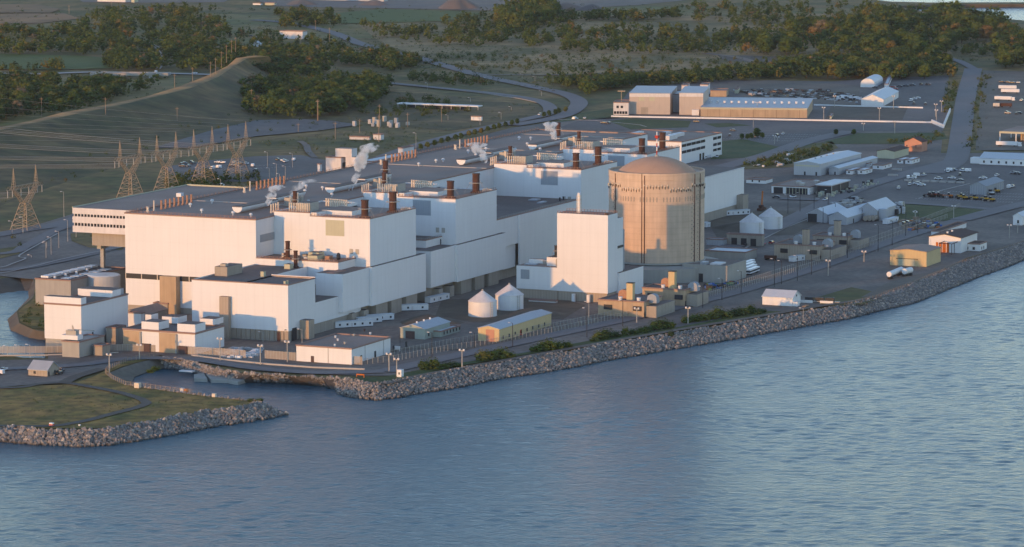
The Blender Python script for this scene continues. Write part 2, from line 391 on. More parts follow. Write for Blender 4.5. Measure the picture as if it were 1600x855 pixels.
def B(name, label, cat, px, pb, pt, xl, xr, rot=0, z0=0, group=None, L=None, **kw):
    x, y, h, Wd, L_ = quad_corner(px, pb, pt, xl, xr, z0, rot); L = L or L_
    t = thing(name, label, cat, x, y, z0, R(rot), group)
    body(t, L, Wd, h, **kw); dims[t.name] = (L, Wd, h, x, y)
    return t, L, Wd, h
dims = {}
def sub(par, px, pb, pt, xl, xr, z0, wall='white_clad', roof='roof_dark', name='penthouse', rot=0, L=None, par_is_world=None):
    "box standing on a roof: one part of par (par unrotated)"
    x, y, h, Wd, L_ = quad_corner(px, pb, pt, xl, xr, z0, rot); L = L or L_
    ox, oy, oz = par.location
    return MB().box(x-ox, x-ox+L, y-oy, y-oy+Wd, z0-oz, z0-oz+h, 0, 1).build(name, [wall, roof], par)
# ------------------------------------------------------------------ the setting: lake, ground, shore
WZ = -4.2
def np_mesh(name, V, Fc, mats, tint=None, smooth=False):
    me = bpy.data.meshes.new(name); nf = len(Fc)
    me.vertices.add(len(V)); me.vertices.foreach_set('co', np.asarray(V, np.float32).ravel())
    me.loops.add(nf*3); me.loops.foreach_set('vertex_index', np.asarray(Fc, np.int32).ravel())
    me.polygons.add(nf); me.polygons.foreach_set('loop_start', np.arange(nf, dtype=np.int32)*3)
    try: me.polygons.foreach_set('loop_total', np.full(nf, 3, np.int32))
    except Exception: pass
    for m in mats: me.materials.append(M[m])
    me.update(calc_edges=True)
    if tint is not None:
        a = me.attributes.new('tint', 'FLOAT', 'POINT'); a.data.foreach_set('value', np.asarray(tint, np.float32))
    me.polygons.foreach_set('use_smooth', np.full(nf, smooth)); me.validate(); return me
SH = [((-700,640),(-700,661)),((-260,662),(-260,683)),((-100,668),(-100,689)),((0,671),(0,690)),((28,668),(28,692)),((56,673),(56,695)),((131,674),(131,698)),((168,672),(170,695.5)),
 ((206,665.5),(208,690)),((240,660),(243,684)),((284,651),(288,676)),((326,643.5),(332,667)),((358,641),(368,662)),((389,635.5),(410,656)),((405,630.5),(446,648)),
 ((396,628.5),(420,640)),((375,626),(385,640)),((326,620.7),(335,633)),((291,616),(300,628)),((239,609),(248,620)),((197,603),(214,609)),((178,594),(203,603)),((166,585),(206,599)),
 ((190,575),(210,590)),((215,567),(231,582)),((247,560),(257,576)),((272,561),(281,578)),((300,567),(309,585)),((330,576),(339,593)),((352,581),(364,598)),((394,585),(402,597)),
 ((450,588),(455,599)),((502,590),(510,604)),((537,592.6),(526,609)),((552,595),(530,616)),((571,600),(555,622)),((592,601),(588,625)),((625,595),(626,620.6)),((660,591),(662,613.6)),
 ((718,578),(720,604.5)),((777,571),(785,591)),((837,558.5),(842,583)),((900,550),(903,572.5)),((935,541),(945,564)),((1040,525),(1050,546)),((1160,504.4),(1163,527)),((1234,492.5),(1240,513)),
 ((1319,479),(1326,498)),((1369,468),(1377,485)),((1420,448.7),(1428,473)),((1466,430),(1477,453)),((1512,409),(1526,433)),((1573,391),(1582,413)),((1600,381),(1610,401)),((1700,352),(1710,371)),
 ((1850,310),(1862,326)),((2100,240),(2110,254))]
FAR = [(2300,180),(2300,110),(2000,62),(1750,42),(1600,32),(1520,25),(1440,17),(1408,11.5),(1402,9.5),(1460,7),(1600,6.3),(1900,6.3),(1900,3.6),(1600,3.6),(1450,4),(1392,2.5),(1370,0),(1362,-10)]
top = [G(*a) for a, b in SH]; bot = [G(*b, WZ) for a, b in SH]
far = [G(*p) for p in FAR]
canal = [((-300,452),(-300,470)),((-100,445),(-100,468)),((0,436),(0,459)),((30,431),(30,455)),((52,436),(44,455)),((58,452),(46,470)),((50,466),(26,486)),((26,486),(11,499)),((30,505),(15,515)),((52,515),(44,528)),((72,519),(71,532)),
  ((73,560),(70,566)),((36,559),(36,566)),((0,553),(0,562)),((-100,550),(-100,562)),((-300,545),(-300,560))]
ctop = [G(*a) for a, b in canal]; cbot = [G(*b, WZ) for a, b in canal]
outer = top+far+[(5200, 2600), (6500, 6500), (0, 8000), (-4500, 5000), (-4500, 1500), (-2500, 900)]
ground = poly_obj('ground', [outer, list(reversed(ctop))], 0, M['rough_grass'])
def lake():
    "one sheet: real waves where the lake is near, level water out to the horizon"
    us = np.arange(1150, 2420, 1.45); vs = np.arange(-400, 400.1, 2.2); U, V_ = np.meshgrid(us, vs, indexing='ij')
    H = np.zeros_like(U); rg = np.random.default_rng(5); mod = np.zeros_like(U)
    for k in range(6):
        a = rg.uniform(-.5, .5); l = rg.uniform(90, 260); mod += np.sin((U*math.cos(a)+V_*math.sin(a))*6.283/l+rg.uniform(0, 6))*.09
    for k in range(20):
        a = rg.normal(.22, .42); l = 3.5*(1.058**k); H += .0030*l*np.sin((U*math.cos(a)+V_*math.sin(a))*6.283/l+rg.uniform(0, 6)+1.5*np.sin(V_*.01+k)+1.2*np.sin(U*.013+2*k))
    e = np.minimum.reduce([(U-us[0])/40, (us[-1]-U)/40, (V_-vs[0])/30, (vs[-1]-V_)/30]); H *= np.clip(e, 0, 1)*(1+mod)
    X = CX+fx*U+rx*V_; Y = CY+fy*U+ry*V_; nU, nV = U.shape
    P_ = np.stack([X, Y, WZ+H], -1).reshape(-1, 3); I = np.arange(nU*nV).reshape(nU, nV)
    a, b, c, d = I[:-1, :-1].ravel(), I[1:, :-1].ravel(), I[1:, 1:].ravel(), I[:-1, 1:].ravel()
    Fc = np.concatenate([np.stack([a, d, c], -1), np.stack([a, c, b], -1)]); n0 = len(P_)
    Bk = np.array([(-40000, -40000, WZ), (60000, -40000, WZ), (60000, 60000, WZ), (-40000, 60000, WZ)], float)
    cn = [I[0, 0], I[0, -1], I[-1, -1], I[-1, 0]]     # near-left, near-right, far-right, far-left
    def rim(line, o1, o2):
        f = [(o1, line[i], line[i+1]) for i in range(len(line)-1)]; f.append((o1, line[-1], o2)); return f
    g0, g1, g2, g3 = n0, n0+1, n0+2, n0+3
    # outer corners ordered round the compass: (-,-) (+,-) (+,+) (-,+)
    fs = rim(list(I[0, :]), g0, g0)[:-1]+rim(list(I[:, -1]), g1, g1)[:-1]+rim(list(I[-1, ::-1]), g2, g2)[:-1]+rim(list(I[::-1, 0]), g3, g3)[:-1]
    fs += [(g0, I[0, -1], g1), (g1, I[-1, -1], g2), (g2, I[-1, 0], g3), (g3, I[0, 0], g0)]
    return np_mesh('lake_water', np.concatenate([P_, Bk]), np.concatenate([Fc, np.array(fs)]), ['water'], None, True)
water = link('lake_water', lake(), None, 'structure')
poly_obj('distant_land', [[(5200, 2600), (40000, 20000), (40000, 60000), (-40000, 60000), (-40000, -2000), (-4500, 1500), (-4500, 5000), (0, 8000), (6500, 6500)]], -.01, M['rough_grass'])
def slope(name, T, Bt, m, z1=-5.6, closed=False):
    mb = MB(); n = len(T)
    for (a, b) in zip(T, Bt):
        mb.v += [(a[0], a[1], 0.0), (b[0]+(b[0]-a[0])*.3, b[1]+(b[1]-a[1])*.3, z1)]
    rng = range(n if closed else n-1)
    mb.f = [(2*i, 2*((i+1) % n), 2*((i+1) % n)+1, 2*i+1) for i in rng]; mb.m = [0]*len(mb.f)
    return mb.build(name, m, kind='structure')
slope('shore_slope', top, bot, 'rock_bed')
slope('canal_bank', ctop, cbot, 'earth', closed=True)
fb = [(x, y) for x, y in far]
slope('far_shore', fb, [(x+3, y-3) for x, y in fb], 'earth', -5.5)

Z1 = .05
# broad ground cover, far to near (each layer a little above the one below)
sheet('pasture', [(-100,40),(300,20),(560,30),(700,20),(1000,10),(1400,14),(1400,60),(900,60),(560,60),(300,75),(-100,80)], .02, 'pasture')
sheet('pasture', [(-100,118),(300,122),(270,160),(0,198),(-100,210)], .02, 'pasture')
sheet('heath_ground', [(560,40),(900,25),(1420,20),(1500,95),(1300,95),(1180,98),(1000,112),(840,118),(700,100),(600,70)], Z1, 'heath')
sheet('field', [(-60,7),(60,8),(95,15),(80,21),(-60,21)], .5, 'field_tan')
sheet('field', [(-60,24),(40,22),(100,22),(125,30),(60,38),(-60,38)], .5, 'field_tan')
sheet('field', [(-100,88),(0,85),(120,88),(172,92),(175,108),(80,110),(-100,108)], .4, 'field_green')
sheet('field', [(520,22),(600,15),(700,18),(760,22),(700,34),(610,36),(535,38)], .4, 'field_green')
sheet('gravel_pit', [(400,1),(700,-2),(960,-4),(1080,0),(1000,8),(900,14),(800,18),(640,14),(500,12),(430,10)], Z1+.1, 'quarry')
sheet('gravel_pit', [(120,-2),(360,-2),(350,4),(220,5),(130,4)], Z1+.1, 'quarry')
sheet('meadow', [(480,60),(600,80),(700,118),(640,125),(560,105),(470,90)], Z1, 'rough_grass')
sheet('heath_clearing', [(820,85),(1000,80),(1180,80),(1330,92),(1240,101),(1100,110),(960,112),(850,104)], Z1+.05, 'heath')
sheet('bare_field', [(1120,86),(1250,90),(1300,90),(1280,97),(1200,99),(1130,95)], Z1+.1, 'earth')
sheet('verge_lawn', [(560,140),(700,150),(840,165),(852,178),(790,192),(700,205),(560,190),(450,190),(300,190),(480,150)], Z1, 'hill_grass')
sheet('lawn', [(870,192),(905,178),(955,170),(985,184),(960,186),(905,188)], Z1+.1, 'lawn')
# the asphalt and gravel yards of the plant
sheet('plant_yard', [(75,562),(75,535),(74,518),(60,452),(58,438),(0,432),(-260,446),(-260,372),(0,366),(58,352),(130,330),(250,300),(440,290),(560,262),(640,232),(740,216),(800,200),(905,186),(955,183),(1000,186),(1110,203),(1200,243),
   (1262,222),(1330,206),(1470,205),(1502,240),(1600,238),(1760,228),(1760,325),(1590,383),(1512,403),(1466,424),(1369,462),(1234,487),(1150,500),(1040,519),(935,534),(837,552),(718,572),(620,588),(560,588),(450,584),(394,580),(345,572),(300,563),(250,556),(200,566),(160,580),(110,596),(0,606),(-260,616),(-260,566),(0,564),(36,563)], .1, 'yard')
sheet('north_parking_lot', [(873,200),(905,189),(955,184),(1010,187),(1200,196),(1330,206),(1262,222),(1200,243),(1118,207)], .15, 'asphalt')
sheet('storage_yard_pavement', [(955,181),(985,140),(1110,126),(1300,128),(1380,122),(1500,118),(1490,160),(1478,205),(1330,206),(1010,187)], .14, 'asphalt')
sheet('storage_ground', [(1110,132),(1200,126),(1300,131),(1345,135),(1340,163),(1272,163),(1180,158)], .18, 'gravel')
sheet('rail_ground', [(1300,163),(1420,165),(1410,188),(1290,186)], .18, 'earth')
sheet('east_verge', [(1484,108),(1556,108),(1532,240),(1470,240)], .16, 'rough_grass')
sheet('east_storage_yard', [(1536,111),(1760,116),(1760,235),(1524,236)], .2, 'gravel')
sheet('hill_parking_lot', [(240,232),(330,205),(400,189),(470,187),(520,190),(560,196),(500,205),(400,214),(300,232)], .3, 'asphalt')
sheet('hill_parking_lot', [(255,262),(320,252),(400,245),(470,243),(560,262),(480,280),(380,285),(280,282)], .15, 'asphalt')
sheet('east_lot', [(1350,270),(1500,250),(1620,262),(1620,320),(1500,335),(1400,318),(1280,300)], .15, 'asphalt')
sheet('east_lawn', [(1404,322),(1440,318),(1545,329),(1505,346),(1400,346)], .22, 'lawn')
sheet('north_lawn', [(1288,222),(1340,209),(1475,208),(1480,218),(1420,226),(1300,226)], .2, 'lawn')
sheet('admin_lawn', [(1122,222),(1160,218),(1225,232),(1180,247),(1110,250)], .2, 'lawn')
sheet('shrub_verge', [(1150,256),(1240,228),(1300,222),(1310,232),(1240,262),(1165,266)], .2, 'rough_grass')
sheet('island_lawn', [(950,190),(985,186),(1080,190),(1075,200),(985,203)], .2, 'lawn')
sheet('island_lawn', [(1100,194),(1140,193),(1175,197),(1120,200)], .2, 'lawn')
sheet('car_park_green', [(460,300),(520,262),(560,262),(620,248),(600,262),(500,290)], .2, 'hill_grass')
sheet('scrub_verge', [(110,366),(150,362),(200,380),(190,392),(140,388),(112,378)], .2, 'rough_grass')
sheet('scrub_verge', [(-60,386),(0,390),(38,384),(30,398),(-60,420)], .2, 'rough_grass')
sheet('canal_bank_grass', [(54,452),(74,470),(76,515),(52,514),(32,504),(29,487),(54,467)], .14, 'jetty_grass')
sheet('gravel_mound_ground', [(690,470),(860,462),(915,478),(880,500),(740,505),(680,495)], .16, 'earth')
sheet('gravel_bank', [(1095,330),(1240,330),(1290,345),(1240,368),(1120,372)], .16, 'earth')
# grass of the jetty and the seafront strip
sheet('jetty_lawn', [(-260,612),(0,606),(110,602),(150,588),(190,567),(246,559),(190,574),(165,585),(177,594),(197,603),(240,609),(291,616),(326,620.7),(375,626),(398,629),(388,635),(350,641),(284,650),(206,664),(168,670),(56,670),(0,668),(-260,660)], .15, 'jetty_grass')
sheet('seafront_grass', [(572,600),(540,592),(600,590),(636,583),(700,571),(777,560),(850,547),(935,531),(1040,516),(1110,503),(1180,487),(1240,488),(1150,501),(1040,520),(935,536),(837,553),(718,573),(640,590),(592,600)], .2, 'lawn')
sheet('grass_patch', [(1270,468),(1330,450),(1390,462),(1350,476),(1290,480)], .2, 'rough_grass')
sheet('gravel_road_end', [(1345,466),(1400,436),(1470,424),(1512,402),(1480,428),(1400,452),(1370,464)], .22, 'gravel')
# roads
strip('access_road', [(395,32),(455,37),(520,52),(560,68),(605,80),(640,87),(700,105),(760,121),(830,136),(880,147),(903,158),(900,170),(872,184),(800,197)], 15, .35, 'road')
strip('service_road', [(560,126),(620,132),(700,140),(760,146),(820,154),(850,162),(860,172),(850,181),(790,194),(720,210),(640,232),(560,262)], 12, .40, 'road')
strip('forest_track', [(715,116),(800,118),(900,117),(1020,112)], 6, .3, 'quarry')
strip('forest_track', [(1100,84),(1150,90),(1180,98)], 9, .3, 'quarry')
strip('overpass_road', [(-200,116),(0,116),(60,117),(145,114),(265,116),(330,118),(400,121.5),(470,124),(540,128)], 13, .45, 'kerb')
strip('exchange_road', [(1330,206),(1262,222),(1200,243),(1130,262)], 16, .3, 'road')
strip('main_east_road', [(1521,108),(1510,150),(1503,200),(1496,245),(1480,262),(1455,272)], 17, .3, 'road')
strip('forest_road', [(1521,108),(1500,97),(1478,91)], 9, .3, 'road')
strip('yard_road', [(1130,392),(1230,348),(1330,300),(1420,272),(1500,250)], 14, .3, 'road')
strip('yard_road', [(1500,345),(1600,320),(1760,290)], 14, .3, 'road')
strip('yard_road', [(1220,312),(1400,318),(1560,329)], 9, .32, 'road')
strip('perimeter_road', [(600,582),(700,560),(850,528),(1000,495),(1110,468),(1200,443),(1300,411),(1400,375),(1500,345)], 11, .3, 'road')
strip('perimeter_road', [(-260,585),(0,578),(120,572),(200,562),(300,563),(400,577),(500,584),(600,582)], 9, .3, 'road')
strip('inner_road', [(560,560),(640,545),(740,545),(860,520),(960,500)], 8, .26, 'gravel')
strip('jetty_track', [(-260,604),(0,608),(60,602),(100,600),(140,606),(190,616),(225,628),(222,636),(170,650),(120,662),(50,668),(-200,662)], 4.5, .3, 'jetty_path')
strip('jetty_track', [(100,600),(120,590),(160,578)], 6, .32, 'jetty_path')
strip('seafront_path', [(600,602),(660,588),(760,570),(860,552),(960,534),(1060,517),(1180,497),(1280,480),(1370,464),(1470,424),(1580,386),(1700,350)], 4.5, .3, 'gravel')
strip('canal_road', [(-200,430),(0,424),(80,412),(150,396),(193,384)], 9, .3, 'road')
strip('west_loop_road', [(-200,405),(0,398),(40,386),(70,370),(90,360),(140,345)], 8, .3, 'road')
strip('west_loop_road', [(-200,390),(-30,372),(30,362),(90,352),(160,330)], 14, .26, 'road')
strip('hillside_track', [(468,222),(478,228),(482,238),(492,248)], 5, .4, 'quarry')
strip('yard_edge_line', [(90,367),(60,384),(30,402),(40,406),(20,414),(0,420),(-60,425)], 1.1, .45, 'kerb')
strip('yard_edge_line', [(193,388),(140,398),(90,409),(50,419),(0,429),(-60,433)], 1.1, .45, 'kerb')
def curb(label, pts, h=.35, w=.9, m='kerb', name='kerb', cat='kerb', group=None, world=False):
    P = pts if world else [G(*p) for p in pts]; mb = MB(); n = len(P)
    for i, q in enumerate(P):
        a = P[max(i-1, 0)]; b = P[min(i+1, n-1)]; d = Vector((b[0]-a[0], b[1]-a[1])); d.normalize()
        for sx, z in ((-1, .1), (1, .1), (1, h), (-1, h)): mb.v.append((q[0]-d.y*w/2*sx, q[1]+d.x*w/2*sx, z))
    for i in range(n-1):
        for k in range(4): mb.f.append((4*i+k, 4*i+(k+1) % 4, 4*i+4+(k+1) % 4, 4*i+4+k))
    mb.f += [(0, 1, 2, 3), (4*n-1, 4*n-2, 4*n-3, 4*n-4)]; mb.m = [0]*len(mb.f)
    return tag(mb.build(name, m), label, cat, group)
curb('pale concrete barrier along the lower road behind the jetty', [(-80,557.5),(0,557),(60,556.5),(120,555),(185,552.5)], .8, .8, name='concrete_barrier', cat='barrier')
curb('sunlit pink concrete barrier below the orange chain link fence', [(300,557),(360,565),(420,571),(490,576),(570,579)], 1.0, 1.0, name='concrete_barrier', cat='barrier')
curb('long white boundary wall in front of the long sunlit warehouse', [(955,183.5),(1100,186.3),(1260,189.5),(1455,193)], 1.6, .8, 'white_paint', 'boundary_wall', 'wall')
curb('white boundary wall behind the fenced gravel lot with the white tent hall', [(1272,165.5),(1340,167.5),(1442,170)], 1.5, .8, 'white_paint', 'boundary_wall', 'wall')
curb('bright edge kerb on the inside of the curving service road', [(600,131),(690,139),(760,147),(815,155),(845,162),(856,169),(857,176),(845,182),(790,193),(740,207)], .6, 1.6)
curb('low pale kerb along the near edge of the road beside the turbine hall roof', [(870,187),(930,189),(1000,196),(1010,199)], .5, 1.2)
curb('low pale kerb along the edge of the upper car park below the hill', [(430,189),(470,191),(515,194)], .5, 1.2)
curb('pale kerb along the yard road past the white gable warehouses', [(1165,388),(1225,358),(1300,328),(1325,318)], .5, 1.0)
curb('pale kerb of the planted strip beside the low office with flat white roof', [(1310,306),(1340,299),(1375,289)], .5, 1.0)
curb('pale kerb along the wire edge of the east parking lot', [(1400,318),(1430,320),(1480,324),(1540,329)], .5, 1.2)
curb('pale edge of the parking lot in front of the yellow graders', [(1436,311),(1470,299),(1515,288)], .6, 1.0)

# embankment ridge with poles on the left
cr = [(-200,236),(-80,220),(0,203),(60,191),(120,178),(180,166),(240,152),(300,137),(340,121),(365,104),(385,92),(420,88)]
near_ = [(-200,400),(-80,340),(0,322),(80,292),(160,268),(240,244),(320,216),(400,186),(450,160),(455,135),(450,112),(455,100)]
emb = MB(); nE = len(cr)
rowsn = 9
for i in range(nE):
    a = Vector((*G(*cr[i], 15), 15.)); b = Vector((*G(*near_[i]), .0)); back = a+Vector((60, 30, 0)); back.z = .0; a.z = 15
    emb.v.append(tuple(back)); emb.v.append(tuple(a+Vector((5, 13+4*math.sin(i*1.9), 0)))); emb.v.append(tuple(a))
    for k in range(1, rowsn+1):
        t = k/rowsn; p = a.lerp(b, t); p.z = 15*(1-t)**2.2+.02+(1.0*math.sin(i*2.1+k*1.7)*(1-t)*t*2)
        if k == rowsn: p.z = .02
        emb.v.append(tuple(p))
w_ = rowsn+3
emb.f = [(i*w_+k, i*w_+k+1, (i+1)*w_+k+1, (i+1)*w_+k) for i in range(nE-1) for k in range(w_-1)]; emb.m = [1 if k in (1,) else 0 for i in range(nE-1) for k in range(w_-1)]  # crest quads get the grass tinted as if sunlit
eo = emb.build('embankment', ['hill_grass', 'dry_grass_sun_gold'], kind='structure', smooth=True)

# gravel heaps in the pit far behind
def heap(label, px, pb, wpx, hpx, m='quarry', name='gravel_heap', sq=1.0, cat='heap'):
    x, y = G(px, pb); sc = F/math.hypot(x-CX, y-CY); r = wpx/2/sc; h = hpx/sc; mb = MB(); n = 26
    prof = [(1, 0), (.78, .3), (.5, .66), (.25, .93), (.06, 1)]
    for i in range(n):
        a = 2*math.pi*i/n
        for j, (q, z) in enumerate(prof):
            k = 1+.16*math.sin(3*a+px)+.08*math.sin(7*a+j); mb.v.append((r*q*k*math.cos(a)*sq, r*q*k*math.sin(a), h*z*(1+.08*math.sin(2*a))))
    K = len(prof)
    mb.f = [(i*K+j, ((i+1) % n)*K+j, ((i+1) % n)*K+j+1, i*K+j+1) for i in range(n) for j in range(K-1)]+[tuple(i*K+K-1 for i in range(n))]; mb.m = [0]*len(mb.f)
    o = mb.build(name, m, smooth=True); o.location = (x, y, .1); return tag(o, label, cat)
heap('tall sunlit gravel heap in the pit at the top edge, centre left', 715, 13, 70, 17)
heap('broad low gravel heap at the top edge behind the round tree clump', 885, 13, 60, 8)
heap('long gravel heap at the top edge with a pale sandy foot', 925, 16, 50, 9)
heap('small brown spoil heap near the top edge left of the big gravel heap', 585, 8, 50, 8)
heap('reddish spoil heap at the top edge above the white farm sheds', 470, 7, 55, 8)
heap('dark spoil heap at the top edge right of the pit road', 820, 9, 60, 6)
heap('long low earth mound between the two white silos and the dark path', 835, 492, 95, 9, 'earth', 'earth_mound', cat='mound')
heap('brown earth mound behind the green grey workshop', 672, 503, 100, 10, 'earth', 'earth_mound', cat='mound')
heap('dark earth mound below the eastern pair of white silos', 1160, 358, 100, 9, 'earth', 'earth_mound', cat='mound')

rv_ = MB()
for i in range(20, 26):
    a, b_, c_, d_ = top[i], top[i+1], bot[i+1], bot[i]; rv_.add([(*a, .12), (*b_, .12), (*c_, WZ+.3), (*d_, WZ+.3)], [(0, 1, 2, 3)])
rv_.build('concrete_revetment', 'revetment', kind='structure')
# ---- riprap: boulders on the slopes
ico = None
def icosphere():
    t = (1+5**.5)/2
    v = np.array([(-1, t, 0), (1, t, 0), (-1, -t, 0), (1, -t, 0), (0, -1, t), (0, 1, t), (0, -1, -t), (0, 1, -t), (t, 0, -1), (t, 0, 1), (-t, 0, -1), (-t, 0, 1)], float)
    v /= np.linalg.norm(v[0])
    f = np.array([(0, 11, 5), (0, 5, 1), (0, 1, 7), (0, 7, 10), (0, 10, 11), (1, 5, 9), (5, 11, 4), (11, 10, 2), (10, 7, 6), (7, 1, 8), (3, 9, 4), (3, 4, 2), (3, 2, 6), (3, 6, 8), (3, 8, 9), (4, 9, 5), (2, 4, 11), (6, 2, 10), (8, 6, 7), (9, 8, 1)])
    return v, f
IV, IF = icosphere()
def rockshape(rng):
    v = IV*(1+rng.uniform(-.32, .30, (12, 1)))*np.array([1, rng.uniform(.6, .95), rng.uniform(.5, .8)])
    a = rng.uniform(0, 6.28, 3); cx, sx, cy, sy, cz, sz = math.cos(a[0]), math.sin(a[0]), math.cos(a[1]), math.sin(a[1]), math.cos(a[2]), math.sin(a[2])
    Rm = np.array([[cz, -sz, 0], [sz, cz, 0], [0, 0, 1]])@np.array([[cy, 0, sy], [0, 1, 0], [-sy, 0, cy]])@np.array([[1, 0, 0], [0, cx, -sx], [0, sx, cx]])
    return v@Rm.T
rv = [rockshape(RNG) for _ in range(24)]
rrap = bpy.data.objects.new('riprap', None); C.objects.link(rrap); rrap['kind'] = 'structure'
rk = []
for i in range(1, len(SH)-2):
    if 20 <= i <= 25 and i != 25: continue
    T0, T1, B0, B1 = [np.array(p) for p in (top[i], top[i+1], bot[i], bot[i+1])]
    area = (np.linalg.norm(T1-T0)+np.linalg.norm(B1-B0))/2*(np.linalg.norm(B0-T0)+np.linalg.norm(B1-T1)+6)/2
    pxs = SH[i][0][0]
    if 14 <= i <= 19: area *= .5
    dens = 1.5 if pxs < 900 else 1.3
    for _ in range(int(area*dens)):
        u, v = RNG.uniform(0, 1, 2); v = v*1.12-.04
        p = (T0*(1-u)+T1*u)*(1-v)+(B0*(1-u)+B1*u)*v; z = WZ*v+.35+RNG.uniform(-.25, .35)
        rk.append((p[0], p[1], z, RNG.uniform(.38, .95)*(1.2 if pxs < 400 else 1.0)*(1.35 if RNG.uniform() < .12 else 1)))
def sight(q):
    x, y = proj(*q[:3]); return (x, y)
vis = sorted(range(len(rk)), key=lambda i: -rk[i][3]/math.hypot(rk[i][0]-CX, rk[i][1]-CY) if (0 < sight(rk[i])[0] < 420 and sight(rk[i])[1] > 636) else 0)[:290]
vs_ = set(vis); rmesh = [np_mesh('rock', v, IF, ['rock']) for v in rv]
for k, i in enumerate(vis):
    x, y, z, r = rk[i]; o = bpy.data.objects.new('rock', rmesh[k % 24]); C.objects.link(o); o.parent = rrap; o.location = (x, y, z); o.scale = (r*1.1, r*1.1, r*1.1); o.rotation_euler = (0, 0, k)
VV = []; FF = []; o_ = 0
for i, (x, y, z, r) in enumerate(rk):
    if i in vs_: continue
    VV.append(rv[int(RNG.integers(24))]*r+np.array([x, y, z])); FF.append(IF+o_); o_ += 12
st = link('small_rocks', np_mesh('small_rocks', np.concatenate(VV), np.concatenate(FF), ['rock']), rrap, 'stuff')
# ------------------------------------------------------------------ powerhouse (plant coordinates: X along the row of units, Y away from the lake)
YF = 72.5; HZ = 50.9
ZU = 51.6
def rail(mb, x0, y0, x1, y1, z, step=3.0, h=1.1):
    L = math.hypot(x1-x0, y1-y0); n = max(2, int(L/step))
    for i in range(n+1):
        x = x0+(x1-x0)*i/n; y = y0+(y1-y0)*i/n; mb.box(x-.07, x+.07, y-.07, y+.07, z, z+h)
    mb.tube((x0, y0, z+h), (x1, y1, z+h), .07); mb.tube((x0, y0, z+h*.5), (x1, y1, z+h*.5), .05)
def P(par, x, y, z=0): ox, oy, oz = par.location; return x-ox, y-oy, z-oz
def stack(par, x, y, z, h, r, m='rust', name='stack'):
    mb = MB(); mb.cyl(x, y, z, z+.8, r*1.7, r*1.5, 10); mb.cyl(x, y, z+.8, z+h, r, r, 12); mb.cyl(x, y, z+h-.5, z+h+.05, r*1.12, r*1.12, 12)
    s = mb.build(name, m, par)
    k = MB(); k.cyl(x, y, z+h*.52, z+h*.52+.25, r*1.9, r*1.9, 12); k.build('platform', 'galvanised', s)
    k = MB()
    for a in (.3, 2.4, 4.5): k.tube((x+math.cos(a)*r*1.1, y+math.sin(a)*r*1.1, z+h*.7), (x+math.cos(a)*r*3.6, y+math.sin(a)*r*3.6, z+.2), .06, 3)
    k.build('stay_wires', 'galvanised', s); return s
def pipes(par, x, y, z, n, dx, dy, h, r, name='exhaust_pipe', m='pipe_white'):
    me = MB().cyl(0, 0, 0, .9, r*1.5, r*1.5, 8).cyl(0, 0, .9, h, r, r, 8).cyl(0, 0, h, h+.35, r*1.2, r*1.2, 8).mesh(name, m)
    for i in range(n):
        o = link(name, me, par); o.location = (x+dx*i, y+dy*i, z)
def unitbox(par, x, y, z, L, Wd, h, m='white_clad', rf='roof_gravel', name='rooftop_box'):
    return MB().box(x, x+L, y, y+Wd, z, z+h, 0, 1).build(name, [m, rf], par)

hall = thing('turbine_hall', 'huge flat roofed white turbine hall behind the four reactor blocks', 'turbine hall', -230, 127)
HL, HW = 530, 76
body(hall, HL, HW, HZ, 'white_clad', 'roof_gravel', 'flat', parapet=.7, plinth=(3.2, 'beige_block'))
